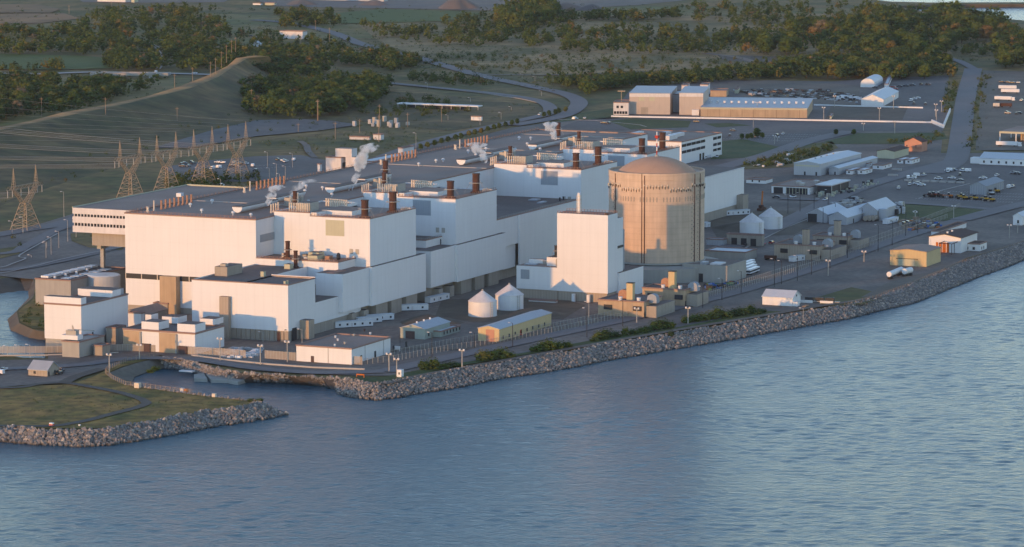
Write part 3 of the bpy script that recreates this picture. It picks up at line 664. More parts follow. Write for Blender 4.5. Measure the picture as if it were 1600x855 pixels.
# window band on the west face with piers
zt = 19.6
MB().box(-.10, .02, 0, HW, zt-2.6, zt).build('window_band', 'dark', hall)
for i in range(9): west(hall, 'mullion', HW-.4-i*9.3, HW-i*9.3, zt-2.6, zt, 'pipe_white', .3)
west(hall, 'stair_tower', HW-32, HW-22.5, 0, zt, 'tan_render', 4.5)
MB().box(4.5, 24.6, -.14, .02, 38.6, 42.4).build('louvre', 'louvre_grey', hall)
e = MB(); rail(e, .5, .5, .5, HW-.5, HZ, 2.2); rail(e, .5, HW-.5, HL-.5, HW-.5, HZ, 4); e.build('guard_rail', 'pipe_rust', hall)
for X in (70, 180, 290, 400, 500): MB().box(X-.5, X+.5, 3, HW-1, HZ-.7, HZ-.35).build('expansion_joint', 'kerb', hall)
for u in range(4):
    ux = (0, 106, 275, 378)[u]
    # rows of eight exhaust pipes near the north edge
    pipes(hall, ux+26, 69, HZ-.7, 8, 4.6, 0, 4.4, .55, m='pipe_rust'); pipes(hall, ux+19, 69.5, HZ-.7, 1, 5, 0, 5, .4); pipes(hall, ux+10, 68, HZ-.7, 2, 3, 2, 2.4, .5)
    # half round ridge ducts
    for (dx, dy, L, rr) in ((25, 24, 40, 2.9), (75, 30, 34, 2.6)):
        if ux+dx+L > HL: continue
        d = MB(); n = 10; pr = [(rr*math.cos(math.pi*i/n), rr*math.sin(math.pi*i/n)) for i in range(n+1)]
        yy = dy; zz = HZ-.3+rr
        d.add([(ux+dx, yy+a, zz-b) for a, b in pr], [tuple(range(n+1))]); d.add([(ux+dx+L, yy+a, zz-b) for a, b in pr], [tuple(range(n, -1, -1))])
        for (a, b), (c_, e_) in zip(pr, pr[1:]): d.add([(ux+dx, yy+a, zz-b), (ux+dx+L, yy+a, zz-b), (ux+dx+L, yy+c_, zz-e_), (ux+dx, yy+c_, zz-e_)], [(0, 1, 2, 3)])
        d.box(ux+dx, ux+dx+L, yy-rr, yy+rr, zz-.05, zz+.35, 1)
        d.build('roof_duct', ['white_paint', 'roof_dark'], hall)
    # tall cyclone and pipe cluster
    cl = unitbox(hall, ux+66, 12, HZ-.7, 7, 6, 4.5, 'galvanised', 'roof_dark', 'fan_house')
    pipes(cl, ux+62, 12, HZ-.7, 4, 1.6, .9, 5.0, .5, m='pipe_white'); pipes(cl, ux+72, 11, HZ-.7, 5, 1.6, .6, 4.2, .45, m='galvanised')
    pipes(cl, ux+65, 10, HZ-.7, 1, 1, 1, 7.2, 1.0, m='pipe_white')
    stack(hall, ux+55, 6, HZ-.7, 9.5, 1.1)
    pipes(hall, ux+34, 9, HZ-.7, 4, 3.4, .4, 4.2, .4, 'steam_vent', 'pipe_white')
    for k in range(9):
        q = random.random(); x_, y_ = ux+random.uniform(6, 96), random.uniform(4, 62)
        if x_ < HL-4: MB().cyl(x_, y_, HZ-.7, HZ+.5, .35, .35, 8).cyl(x_, y_, HZ+.5, HZ+1.5, 1.0, .7, 10).build('mushroom_vent', 'roof_pale', hall)
stack(hall, 212, 30, HZ-.7, 10.5, 1.5); stack(hall, 492, 45, HZ-.7, 9, 1.3)

# reactor blocks
UX = [-210, -107, 63.5, 164]; UN = ['westernmost', 'second', 'third', 'easternmost']
UW = [54, 53, 54, 53]
blab = ['large white reactor block nearest the camera, its sunlit west wall carrying a yellow grey louvre',
        'white reactor block second from the left, in blue shade with thin sunlit roof edge',
        'large white reactor block left of the round concrete building, sun patches along its wall top',
        'large white reactor block partly hidden behind the dome of the round concrete building']
for u in range(4):
    x0 = UX[u]; w = UW[u]
    t = thing('reactor_block', blab[u], 'reactor building', x0, YF, 0, 0, 'reactor blocks')
    wl = MB().box(0, w, 0, 34, 20, ZU); wl.f.pop(); wl.m.pop(); wl.box(0, w, 34, 54.5, 20, 53.2); wl.f.pop(); wl.m.pop()
    wl.build('wall', 'white_clad', t)
    MB().box(.3, w-.3, .3, 34.2, ZU-1.5, ZU-.6).build('roof', 'roof_gravel', t); MB().box(.3, w-.3, 34.3, 54.2, 51, 52.5).build('roof', 'roof_gravel', t)
    k = MB(); rail(k, .4, .4, .4, 33.6, ZU, 2.0); rail(k, .4, .4, w-.4, .4, ZU, 2.4); rail(k, .4, 34.4, .4, 54, 53.2, 2.0); k.build('guard_rail', 'pipe_rust', t)
    k = MB(); k.box(-.15, .3, -.15, 34, ZU-.3, ZU+.15); k.box(.3, w+.1, -.15, .3, ZU-.3, ZU+.15); k.box(-.15, .3, 34, 54.4, 52.9, 53.35); k.build('coping', 'parapet', t)
    # louvre panel and small vents high on the west wall
    west(t, 'louvre', 14.5, 25, ZU-9.6, ZU-1.6, 'cream_clad' if u == 0 else 'louvre_grey', .14)
    for q in (6.2, 9.6): west(t, 'vent', q, q+1.9, ZU-18.4, ZU-15.8, 'galvanised', .2)
    # rooftop
    ph = unitbox(t, 12, 16, ZU-.6, 20, 17, 2.4, 'white_paint', 'roof_gravel', 'penthouse')
    unitbox(t, .8, 30.5, ZU-.6, 12, 3.6, 2.2, 'white_paint', 'roof_gravel', 'parapet_wall')
    fh = unitbox(t, 9, 38, 52.4, 9, 8, 4.6, 'galvanised', 'roof_dark', 'fan_house')
    pipes(fh, 3.5, 37, 52.4, 9, .1, 1.35, 4.6, .35, m='pipe_white')
    pipes(t, 34, 30, ZU-.6, 10, .3, 1.45, 5.2, .5, m='pipe_white')
    stack(t, 5.5, 5.5, ZU-.6, 9.4, 1.85); stack(t, 36, 4.5, ZU-.6, 10.6, 1.95)
    for k_ in range(5): MB().cyl(w-4-k_*.9, 3+.4*k_, ZU-.6, ZU+.6+(k_ % 2)*.5, .3, .3, 6).build('vent', 'pipe_white', t)
    # service block in front of and west of the unit, with the ledge and the shaded lower panel wall
    if True:
        c = thing('service_block', ['white service block below the nearest reactor block, brown vents and hoods on its roof',
              'low white service block wedged between the first and second reactor blocks',
              'broad flat white service block with dark roof between the second and third reactor blocks',
              'low white service block hidden behind the white tower and the round building'][u], 'service building', x0, YF, 0, 0, 'service blocks of the reactors')
        dx = -20 if u in (0, 1) else (-121 if u == 2 else -20)
        zc = 31 if u != 2 else 34.5
        ys = 8 if u != 2 else .3
        MB().box(dx, 0, ys, 54.5, 19, zc, 0, 1).build('upper_block', ['white_clad', 'roof_dark'], c)
        k = MB(); k.box(dx-.15, dx+.3, ys-.15, 54.5, zc, zc+.5); k.box(dx+.3, -.1, ys-.15, ys+.3, zc, zc+.5); k.build('coping', 'parapet', c)
        k = MB(); rail(k, dx+.3, ys+.3, dx+.3, 54, zc+.3, 2.2, 1.0); rail(k, dx+.3, ys+.3, -.5, ys+.3, zc+.3, 2.2, 1.0); k.build('guard_rail', 'pipe_rust' if u == 0 else 'galvanised', c)
        pa = MB()
        if u != 2:
            pa.box(-33, -2.8, -1.0, ys+6, 8, 27.2, 0, 1); pa.box(-3, w+7, -2.4, 1, 7.6, 27.3, 0, 1)
            pa.build('panel_wall', ['white_clad', 'roof_dark'], c)
            MB().box(-31, w+5, 3.5, 50, -.3, 19.5).build('base_wall', 'beige_block', c)
            for q, (a, b_, d_) in enumerate(((-22, -17.5, 2), (-9, -4, 3), (4, 17, 4.5), (21, 33, 5.5), (39, 52, 5.0))):
                bx = MB().box(a, b_, -1.3-(d_-4)*.3, 3.6, -.3, 7.4 if d_ > 3 else 6, 0, 1).build('base_bay', ['beige_block', 'roof_dark'], c)
            MB().box(17, 17.3, -1.2, -1.0, 1, 4).build('drain_pipe', 'dark', c)
        else:
            pa.box(-121, -104, 3, 10, 6, 34.4, 0, 1); pa.build('panel_wall', ['white_clad', 'roof_dark'], c)
            MB().box(-104, -88, 2, ys+2.6, 6, 34.2).box(-88, 0, -.6, ys, 6, 34.3).build('panel_wall', 'white_clad', c)
            MB().box(-120, 0, 4, 50, -.3, 19.5).build('base_wall', 'beige_block', c)
            for xx, yy, L_, W_ in ((-60, 30, 10, 6), (-30, 12, 9, 2.5), (-18, 20, 6, 5)): unitbox(c, xx, yy, zc, L_, W_, .7, 'louvre_grey', 'roof_pale', 'skylight')
            for k_ in range(2): MB().cyl(-12+k_*5, 8, zc, zc+2, .5, .5, 8).build('vent', 'dark', c)
        if u == 0:
            stack(c, -17, 38, zc, 9.2, 1.15); stack(c, -15, 40, zc, 3, 1.2)
            for xx, yy, L_, W_, hh, mm in ((-14, 40, 3, 3, 2.6, 'pipe_white'), (-17.5, 21, 8, 5.5, 2.6, 'cream_clad'), (-10, 24, 6, 6, 3.2, 'cream_clad'), (-12, 17, 4, 3, 2, 'pipe_rust'), (-8, 32, 4, 3, 1.6, 'galvanised'), (-13, 29, 5, 2, 1.2, 'roof_pale')):
                unitbox(c, xx, yy, zc, L_, W_, hh, mm, 'roof_dark', 'air_handler')
            k = MB().cyl(-9, 13.5, zc, zc+2.2, .8, .8, 10).tube((-9, 13.5, zc+2.0), (-12, 11.8, zc+3.2), .9, 10).tube((-12, 11.8, zc+3.2), (-12.8, 11.4, zc+1.2), .9, 10, r2=1.1); k.build('hood', 'dark', c)
            MB().box(-33.3, -20, 3.5, 7.9, 27.2, 27.7).build('coping', 'parapet', c)
            MB().box(-20.1, -19.9, 8, 9, 22, 26).build('door', 'roof_pale', c)
        elif u in (1, 3):
            for xx, yy, L_, W_, hh in ((-14, 36, 4, 3, 2), (-8, 22, 5, 3, 1.6)): unitbox(c, xx, yy, zc, L_, W_, hh, 'galvanised', 'roof_dark', 'air_handler')
            MB().box(-2.2, -1.8, ys-.4, ys, 23, 30).build('drain_pipe', 'dark', c)
# west end annex of the powerhouse
wa = thing('west_annex', 'wide white annex with dark flat roof and beige base before the turbine hall', 'annex', -303, 72)
xa = G(450.7, 535.5)[0]; ya = G(450.7, 535.5)[1]; wa.location = (xa, ya, 0)
Wn = 127-ya+.0; zb = 28.3
Ltot = -230.2-xa; xl_ = G(485, 434, zb)[0]-xa
w = MB().box(0, xl_, 0, 24, 5.5, zb); w.f.pop(); w.m.pop(); w.box(0, Ltot, 24, Wn, 5.5, zb); w.f.pop(); w.m.pop()
w.build('wall', 'white_clad', wa)
MB().box(.3, xl_-.3, .3, 24.3, zb-1, zb-.5).box(.3, Ltot-.1, 24.3, Wn-.3, zb-1, zb-.5).build('roof', 'roof_dark', wa)
MB().box(.4, xl_-.2, .4, 30, -.3, 5.5).box(.4, Ltot, 30, Wn-.4, -.3, 5.5).build('plinth', 'beige_block', wa)
k = MB(); k.box(-.2, .3, -.2, Wn, zb-.35, zb+.15).box(.3, xl_, -.2, .3, zb-.35, zb+.15).box(xl_-.3, xl_+.1, .3, 24, zb-.35, zb+.15); k.build('coping', 'parapet', wa)
MB().box(xl_-.5, xl_+.2, -.2, 24, zb+.15, zb+.6).build('roof_kerb', 'white_band', wa)
low = MB().box(xl_, -218-xa, 0, 26, 5.5, 16, 0, 1).build('low_wing', ['white_clad', 'roof_dark'], wa)
MB().box(xl_, -219-xa, .5, 25, -.3, 5.5).build('plinth', 'beige_block', wa)
stc = MB().box(-2.6, .1, 31.5, 36.5, -.2, 21, 0, 1).build('stair_tower', ['beige', 'parapet'], wa)
unitbox(wa, 20, Wn-9, zb-.5, 16, 7, 4.6, 'beige_block', 'roof_dark', 'penthouse')
unitbox(wa, 22, Wn-7, zb+4.1, 3, 3, 1.2, 'galvanised', 'roof_dark', 'air_handler')
for xx, yy, s_, hh in ((58, 29, 4, 2.4), (26, 27, 2.2, 2.6), (3, 3, 1.2, 1.8), (4.6, 2.5, .8, 2.0)): unitbox(wa, xx, yy, zb-.5, s_, s_*.8, hh, 'cream_clad', 'roof_dark', 'air_handler')
stack(wa, Ltot-3, 29, zb-.5, 8.6, 1.0)
west(wa, 'door', 4.5, 6.3, 0, 5, 'door_brown'); south(wa, 'roller_door', 4, 8.5, 0, 6.5, 'dark', .2)
MB().box(12, 18, -5, .1, -.2, 9.5, 0, 1).build('porch_tower', ['beige', 'roof_dark'], wa)
MB().box(-.05, 11, -.3, .05, -.2, 5.4).build('corner_pier', 'tan_render', wa) if False else None
west(wa, 'cornice_lamp', 1.2, 1.7, 6, 6.5, 'galvanised', 1.2)
k = MB()
for i in range(24):
    if i*2.6 < Wn-1: k.box(-.12, .42, i*2.6, i*2.6+.2, 0, 5.4)
k.build('plinth_rib', 'beige', wa)
# east annex (mirror of the west one) and block behind the round building
ea = thing('east_annex', 'blue shaded white annex at the right end of the plant beside the round building', 'annex', 262, 74)
MB().box(0, 71, 0, 54, 6, 28.3, 0, 1).build('wall', ['white_clad', 'roof_dark'], ea); MB().box(.4, 70.6, .4, 54, -.3, 6).build('plinth', 'beige_block', ea)
MB().box(-26, 0, 0, 30, 5, 17, 0, 1).build('low_wing', ['white_clad', 'roof_dark'], ea); MB().box(-26, 0, .5, 30, -.3, 5).build('plinth', 'beige_block', ea)
MB().box(58, 67, -4.5, .1, -.2, 12, 0, 1).build('porch_tower', ['beige_block', 'roof_dark'], ea)
MB().box(-.2, 71.2, -.2, .3, 28.1, 28.7).box(-.2, .3, .3, 54, 28.1, 28.7).build('coping', 'white_band', ea)
# office wing on the north side of the hall
ow = thing('office_wing', 'white banded office wing with two dark window rows jutting left of the turbine hall', 'office building', -186, 203.2)
zo = 46.5
for k_, (a, b_, m_) in enumerate(((zo-3.2, zo, 'white_band'), (zo-8.0, zo-4.6, 'white_band'), (zo-13.0, zo-9.6, 'white_band'))):
    MB().box(0, 130, 0, 57, a, b_, 0, 1).build('spandrel_band', [m_, 'roof_gravel'], ow)
for a, b_ in ((zo-4.6, zo-3.2), (zo-9.6, zo-8.0)):
    MB().box(.6, 129, 0, 56.4, a, b_).build('window', 'black_glass', ow)
    me = MB().box(.25, .65, 0, .5, a, b_).mesh('mullion', 'white_band')
    for i in range(29): o = link('mullion', me, ow); o.location = (0, 1.2+i*1.95, 0)
MB().box(3, 127, 0, 47, zo-20, zo-13).build('soffit_block', 'beige_block', ow)
for X, Y in ((9, 3), (9, 44), (50, 8), (50, 40)):
    MB().box(X-1, X+1, Y-1, Y+1, 0, zo-20).box(X-4, X+4, Y-1.2, Y+1.2, zo-22, zo-20).build('pier', 'concrete', ow)
MB().box(20, 130, 0, 1.2, zo, zo+2).build('parapet_wall', 'louvre_grey', ow)
MB().box(-.2, 130, 56.6, 57.2, zo, zo+.5).box(124, 124.6, 10, 56, zo, zo+.8).build('coping', 'cream_clad', ow)
unitbox(ow, 70, 30, zo, 3, 3, 2, 'white_paint', 'roof_pale', 'air_handler')

# buildings attached to the north edge of the hall (lit, at 509-600, 232-262)
def roofz(px, py, y): return None
t, L, Wd, h = B('gatehouse_block', 'sunlit white block with upper cabin behind the hall roof, beside the tallest steam plume', 'building', 533, 275, 246, 509, 552, wall='white_band', roof='roof_gravel')
sub(t, 549.5, 246, 233, 524, 558, h, 'white_band', 'roof_gravel'); sub(t, 556, 262, 246, 540, 562, h-7, 'white_band', 'roof_gravel')
south(t, 'entrance', 2, L-2, 0, h*.7, 'dark')
t, L, Wd, h = B('workshop_block', 'long pale flat building with grey roof tucked behind the turbine hall edge', 'building', 585, 268, 252, 560, 640, wall='white_clad', roof='roof_pale')
t, L, Wd, h = B('plant_room', 'small pale box building at the right end of the long pale flat building behind the hall', 'building', 630, 250, 231, 622, 647, wall='white_band', roof='roof_gravel')

# office block with ribbon windows at the far end of the plant
adm, L, Wd, h = B('office_block', 'white three storey office block with dark ribbon windows behind the dome', 'office building', 1064.5, 258, 221.5, 934, 1128, wall='white_clad', roof='roof_gravel')
for a, b_ in ((h-4.2, h-2.2), (h-8.8, h-6.8)):
    for i in range(5): south(adm, 'window', 1+i*(L*.115), 1+(i+1)*(L*.115)-.8, a, b_, 'black_glass')
for a, b_ in ((h-4.2, h-2.2), (h-8.8, h-6.8), (h-12.6, h-10.8)):
    for i in range(2): south(adm, 'window', L*.78+i*L*.105, L*.78+(i+1)*L*.105-1.2, a, b_, 'black_glass')
for i in range(2): south(adm, 'door', L*.44+i*6, L*.44+i*6+3.5, 0, 5, 'black_glass')
for (xx, yy, L_, W_, hh) in ((6, 70, 14, 7, 4), (9, 58, 8, 12, 4.5), (12, 92, 20, 6, 2), (26, 46, 16, 4, 3), (14, 36, 8, 10, 3), (30, 18, 22, 4, 2.4), (12, 14, 16, 4, 3), (44, 30, 12, 5, 2.2)):
    if yy+W_ < Wd and xx+L_ < L: unitbox(adm, xx, yy, h-.5, L_, W_, hh, 'white_band', 'roof_pale', 'air_handler')

# ------------------------------------------------------------------ round vacuum building
vb = thing('vacuum_building', 'huge round concrete building with shallow dome, half lit orange by the sun', 'vacuum building', 13.7, 6.1)
zr = 59.1; r = 26.4
s_ = MB(); PF = [(r, 9), (r, zr-3.6), (r+.15, zr-3.5), (r+.15, zr), (r-.6, zr), (r-.6, zr-1.1), (20.5, zr-1.1)]; [s_.revolve([a, b_], 96) for a, b_ in zip(PF, PF[1:])]; s_.build('shell', 'vac_concrete', vb, smooth=False)
for o in vb.children[-1:]:
    o.data.polygons.foreach_set('use_smooth', [abs(p.normal.z) < .1 for p in o.data.polygons])
dm = MB(); rc = 21.8; hd = 8.2
Rr = (rc*rc+hd*hd)/(2*hd); am = math.asin(rc/Rr)
dm.revolve([(Rr*math.sin(am*(1-i/12))+.001, zr-1.1+Rr*math.cos(am*(1-i/12))-(Rr-hd)) for i in range(13)], 64); dm.build('dome', 'dome_concrete', vb, smooth=True)
# small corbels below the rim, in two broken rows, and the ladders of anchor blocks
me = MB().box(r-.05, r+.55, -.28, .28, 0, .8).mesh('corbel', 'pipe_white'); me2 = MB().box(r-.05, r+.32, -.12, .12, -1.3, 0).mesh('recess', 'dark')
for i in range(104):
    a = 2*math.pi*i/104; zz = zr-6.8-(1.8 if (i//9) % 2 else 0)-(.4 if i % 2 else 0)
    if math.cos(a-R(204)) < -.1: continue
    o = link('corbel', me, vb); o.rotation_euler = (0, 0, a); o.location = (0, 0, zz)
    o = link('corbel_recess', me2, vb); o.rotation_euler = (0, 0, a+.012); o.location = (0, 0, zz)
me = MB().box(r-.05, r+.14, -.26, .26, 0, 2.6).mesh('slot', 'beige_block')
for i in range(70):
    a = 2*math.pi*i/90+2.2
    if i % 7 == 6: continue
    o = link('slot', me, vb); o.rotation_euler = (0, 0, a); o.location = (0, 0, zr-15.5)
for ad in (180+4, 204+46, 204+58, 140):
    mb = MB(); a = R(ad)
    for k_ in range(34): 
        rr2 = r+.35; mb.box(-.01, .01, -.01, .01, 0, .01)
        ca, sa = math.cos(a), math.sin(a); z0 = 11+k_*1.15
        for side in (-.7, .7):
            if (k_+(side > 0)) % 2: mb.tube((r*ca-sa*side, r*sa+ca*side, z0), ((r+.5)*ca-sa*side, (r+.5)*sa+ca*side, z0), .28, 4)
    if ad != 184: mb.build('anchor_blocks', 'beige_block', vb, kind='stuff')
    mb = MB().tube(((r+.2)*math.cos(a+.06), (r+.2)*math.sin(a+.06), 9), ((r+.2)*math.cos(a+.06), (r+.2)*math.sin(a+.06), zr-1), .25, 4); mb.build('down_pipe', 'rust', vb)
mb = MB(); a = R(204-20)
mb.tube(((r+.1)*math.cos(a), (r+.1)*math.sin(a), 9), ((r+.1)*math.cos(a), (r+.1)*math.sin(a), zr), .22, 4); mb.build('down_pipe', 'rust', vb)
MB().revolve([(r+.02, 9), (r+.9, 9), (r+.9, 9.9), (r+.02, 9.9)], 64).build('base_band', 'concrete', vb)
ms = MB()
zap = zr-1.1+hd
ms.cyl(0, 0, zap-.3, zap+1.0, 1.4, .8, 8); ms.build('mast_base', 'concrete', vb)
for i in range(6):
    MB().cyl(0, 0, zap+1+i*2.1, zap+1+(i+1)*2.1, .34, .34, 8).build('mast_section', 'white_paint' if i % 2 else 'red_paint', vb)
MB().box(-.9, .9, -.9, .9, zap+10.2, zap+11.6).build('beacon_cage', 'red_paint', vb)
rb = MB(); rb.revolve([(37, 0), (37, 7.8), (r-.5, 8.6)], 64); ring = rb.build('ring_wall', 'concrete', vb)
ann = thing('concrete_annex', 'low concrete annex with flat roof at the right foot of the round building', 'annex', 8, -47, 0, 0)
x_, y_, h_, W_, L_ = quad_corner(1136, 444, 417, 1095, 1166)
ann.location = (x_, y_, 0); MB().box(0, L_, 0, 26, -.3, h_, 0, 1).build('wall', ['concrete', 'roof_dark'], ann)
MB().box(-.1, L_+.1, -.1, .3, h_, h_+.5).box(-.1, .3, .3, 26, h_, h_+.5).build('coping', 'concrete', ann); west(ann, 'door', 14, 16.5, 0, 5, 'dark'); unitbox(ann, 5, 6, h_, 9, 6, .8, 'white_band', 'roof_pale', 'hatch'); unitbox(ann, 3, 14, h_, 6, 3, 1.4, 'louvre_grey', 'roof_pale', 'hatch')
t, L, Wd, h = B('low_annex', 'grey low building with pale roof strip behind the concrete annex', 'building', 1165, 409, 394, 1102, 1166.8, wall='concrete', roof='roof_pale', L=18)
t, L, Wd, h = B('garage', 'concrete garage with three dark doors in front of the eastern silos', 'garage', 1190, 386, 367.5, 1135.5, 1194.5, wall='beige_block', roof='roof_dark')
for i in range(3): west(t, 'garage_door', Wd-6.5-i*6, Wd-3-i*6, 0, 4.6, 'dark')
t, L, Wd, h = B('pale_shed', 'small pale shed wedged between the garage and the round building', 'shed', 1130, 385, 374, 1104, 1137, wall='sheet_grey', roof='roof_pale')

# ------------------------------------------------------------------ white tower block in front of the round building
tw = thing('service_tower', 'tall plain white tower block standing in front of the round concrete building', 'tower block', 0, 0)
x_, y_, h_, W_, L_ = quad_corner(949.5, 474.5, 336.7, 870.5, 965); tw.location = (x_, y_, 0)
MB().box(0, L_, 0, W_, 5.2, h_, 0, 1).build('wall', ['white_clad', 'roof_dark'], tw); MB().box(.5, L_-.5, .5, W_-.5, -.3, 5.2).build('plinth', 'beige', tw)
k = MB(); rail(k, .2, .2, .2, W_-.2, h_, 1.6); rail(k, .2, .2, L_, .2, h_, 1.6); rail(k, L_-.2, .2, L_-.2, W_, h_, 1.6); k.build('guard_rail', 'pipe_rust', tw)
ck = MB()
for (a, b_) in ((0, 0), (1.8, 0), (0, 1.8), (1.8, 1.8)): ck.tube((5+a, 18+b_, h_), (5+a, 18+b_, h_+9.0), .12)
for z in range(5): ck.box(4.8, 7, 17.8, 20, h_+z*2.1+.4, h_+z*2.1+.6)
ck.build('stack_frame', 'pipe_white', tw); MB().cyl(5.9, 18.9, h_, h_+10.5, .85, .85, 12).build('stack', 'white_paint', tw)
ZT = 5.2
MB().box(L_, L_+10, 1, W_-6, 8, h_-3.2, 0, 1).build('east_block', ['white_clad', 'roof_dark'], tw)
MB().box(L_+9.9, L_+17, 3, W_-6, 8, h_-10.5, 0, 1).build('east_block', ['louvre_grey', 'dark'], tw)
MB().box(L_+.5, L_+9, .2, 3, 27.5, 28.6).build('gap_band', 'dark', tw)
wg = MB().box(L_, L_+34, -1, 12, 0, 14.5, 0, 1).build('low_wing', ['white_clad', 'roof_dark'], tw)
# annex to the left
ax_, ay_, ah, aW, aL = quad_corner(870.5, 455+12, 421.4, 804.6, 905)
an = MB().box(.4, L_*.9, W_, W_+23.5, 5.2, 17.4, 0, 1).build('annex', ['white_clad', 'roof_gravel'], tw); MB().box(1, L_*.9-.5, W_, W_+23, -.3, 5.2).build('plinth', 'beige', tw)
MB().box(.25, .42, W_+16, W_+21, 10.5, 15.5).build('louvre', 'louvre_grey', tw)
unitbox(tw, 6, W_, 17.4, 9, 8.5, 4.6, 'white_paint', 'roof_dark', 'penthouse'); stack(tw, 9, W_+4.5, 22, 6, .8, 'dark')
unitbox(tw, 11, W_+9, 17.4, 3, 4, 2.2, 'galvanised', 'roof_pale', 'air_handler'); unitbox(tw, 5, W_+14, 17.4, 3, 7, .6, 'louvre_grey', 'roof_pale', 'skylight'); unitbox(tw, 13, W_+12, 17.4, 3, 10, 2.2, 'white_paint', 'roof_gravel', 'parapet_wall')
MB().tube((5, W_+2, 17.4), (5, W_+2, 21), .8, 10).tube((5, W_+2, 21), (4.4, W_+.2, 22.3), .8, 10).build('duct', 'galvanised', tw)
me = MB().box(-1.6, 0, 0, 1.6, 0, 4.2).mesh('gas_cabinet', 'white_paint')
for q in (9.3, 17.8): o = link('gas_cabinet', me, tw); o.location = (-1, q, .1)
# rooftop walkway dark corner box
MB().box(.5, 2.3, .6, 2, h_, h_+1.1).build('fan_box', 'dark', tw)
# ------------------------------------------------------------------ pump houses and yard at the west end
pa_, L, Wd, h = B('pump_house', 'white pump house with lit parapet boxes beside the canal, leftmost white building', 'pump house', 127.6, 547, 476.5, 69, 199.7, plinth=(4.5, 'concrete'))
unitbox(pa_, 0, 0, h-.3, 5, Wd, 3.5, 'white_clad', 'roof_dark', 'parapet_box'); unitbox(pa_, L-14, .5, h-.3, 8, Wd-1, 3.4, 'white_clad', 'roof_dark', 'parapet_box'); unitbox(pa_, L-5, 2, h-.3, 4.5, Wd-2, 3.0, 'sheet_grey', 'roof_dark', 'parapet_box')
MB().box(-.12, L+.05, -.12, .05, h-.75, h-.3).box(-.12, .05, .05, Wd, h-.75, h-.3).build('cornice', 'parapet', pa_)
for q in (10, 26): south(pa_, 'vent', q, q+.8, h*.28, h*.28+1.2, 'dark', .3)
south(pa_, 'door', L-5, L-2.2, 0, 6, 'dark')
t, L, Wd, h = B('intake_block', 'concrete block carrying a white crane cabin, in front of the leftmost pump house', 'building', 124, 560, 534, 97, 163, wall='concrete', roof='concrete')
cb = thing('gantry_crane', 'white gantry crane cabin parked on the concrete intake block', 'crane', t.location.x+2, t.location.y+2, h)
MB().box(0, 5, 0, 9, .3, 2.4, 0, 1).build('cabin', ['white_paint', 'roof_pale'], cb); MB().box(1, 4, 1.5, 7, 2.4, 4.6).build('winch_house', 'galvanised', cb)
k = MB()
for i in range(6): k.box(i*.9, i*.9+.2, 2+i*.7, 2.2+i*.7, 4.6, 5.8+(i % 3)*.5)
k.tube((2, 4, 5), (14, -1, 3), .25).build('jib', 'galvanised', cb)
t, L, Wd, h = B('intake_block', 'beige concrete block right of the pump house crane', 'building', 181, 540, 512, 166, 196, wall='beige_block', roof='roof_dark')
t, L, Wd, h = B('low_concrete_block', 'small beige concrete block in front of the intake wall', 'building', 160, 557, 540, 146, 172, wall='beige_block', roof='concrete')
t, L, Wd, h = B('conveyor_frame', 'small dark machinery frame with an inclined white chute by the pump house', 'machinery', 172, 535, 520, 160, 178, wall='dark', roof='dark')
MB().tube((0, -1, h), (9, -6, h-6), .5).build('chute', 'white_paint', t)
t, L, Wd, h = B('tank_building', 'grey flat building with rows of pale roof panels behind the leftmost pump house', 'building', 111, 480, 438, 55, 196, L=58, wall='grey_block', roof='roof_dark')
ox, oy = t.location.x, t.location.y
for i in range(7): MB().box(4+i*7.5, 10+i*7.5, Wd-5.5, Wd-1, h-.2, h+.9).build('roof_panel', 'white_paint', t)
for i in range(5): MB().box(6+i*9.5, 12+i*9.5, 4.5, 9.5, h-.4, h-.05).build('roof_panel', 'roof_pale', t)
for i in range(4): MB().cyl(6+i*11, 13, h-.4, h+1.0, .8, .6, 8).build('vent', 'roof_pale', t)
tk = thing('storage_tank', 'squat grey round tank with pale lid beside the grey flat building', 'tank', *G(163, 472), 0)
MB().cyl(0, 0, -.2, 14.2, 8.6, 8.6, 28).build('shell', 'sheet_grey', tk); MB().cyl(0, 0, 14.2, 14.7, 8.7, 8.0, 28).build('lid', 'roof_pale', tk)
tk = thing('storage_tank', 'small pale round tank at the canal corner left of the white pump house', 'tank', *G(79.5, 462, 0), 0)
MB().cyl(0, 0, -.2, 3.4, 2.6, 2.6, 16).build('shell', 'concrete', tk); k = MB(); rail(k, -1.6, -1.6, 1.6, -1.6, 3.4, 1, .9); rail(k, -1.6, 1.6, -1.6, -1.6, 3.4, 1, .9); k.build('guard_rail', 'pipe_white', tk)
t, L, Wd, h = B('screen_house', 'low brown roofed house between the white pump house and the small stepped building', 'building', 220, 512, 493, 186, 262, kind='gx', rise=2.5, wall='beige_block', roof='roof_gravel')
t, L, Wd, h = B('white_side_block', 'plain white block right behind the leftmost pump house', 'building', 221, 515, 489, 200, 226, wall='white_clad', roof='roof_dark')
t, L, Wd, h = B('stair_block', 'beige stepped block at the foot of the turbine hall west wall', 'building', 262, 492, 474, 240, 290, wall='beige_block', roof='concrete', kind='flat')
cy = thing('gas_cylinder', 'white upright cylinder beside the beige stepped block', 'tank', *G(268, 489), 0); MB().cyl(0, 0, 0, 7, 1.3, 1.3, 14).build('shell', 'white_paint', cy); MB().cyl(0, 0, 7, 7.5, 1.3, .5, 14).build('cap', 'white_paint', cy)
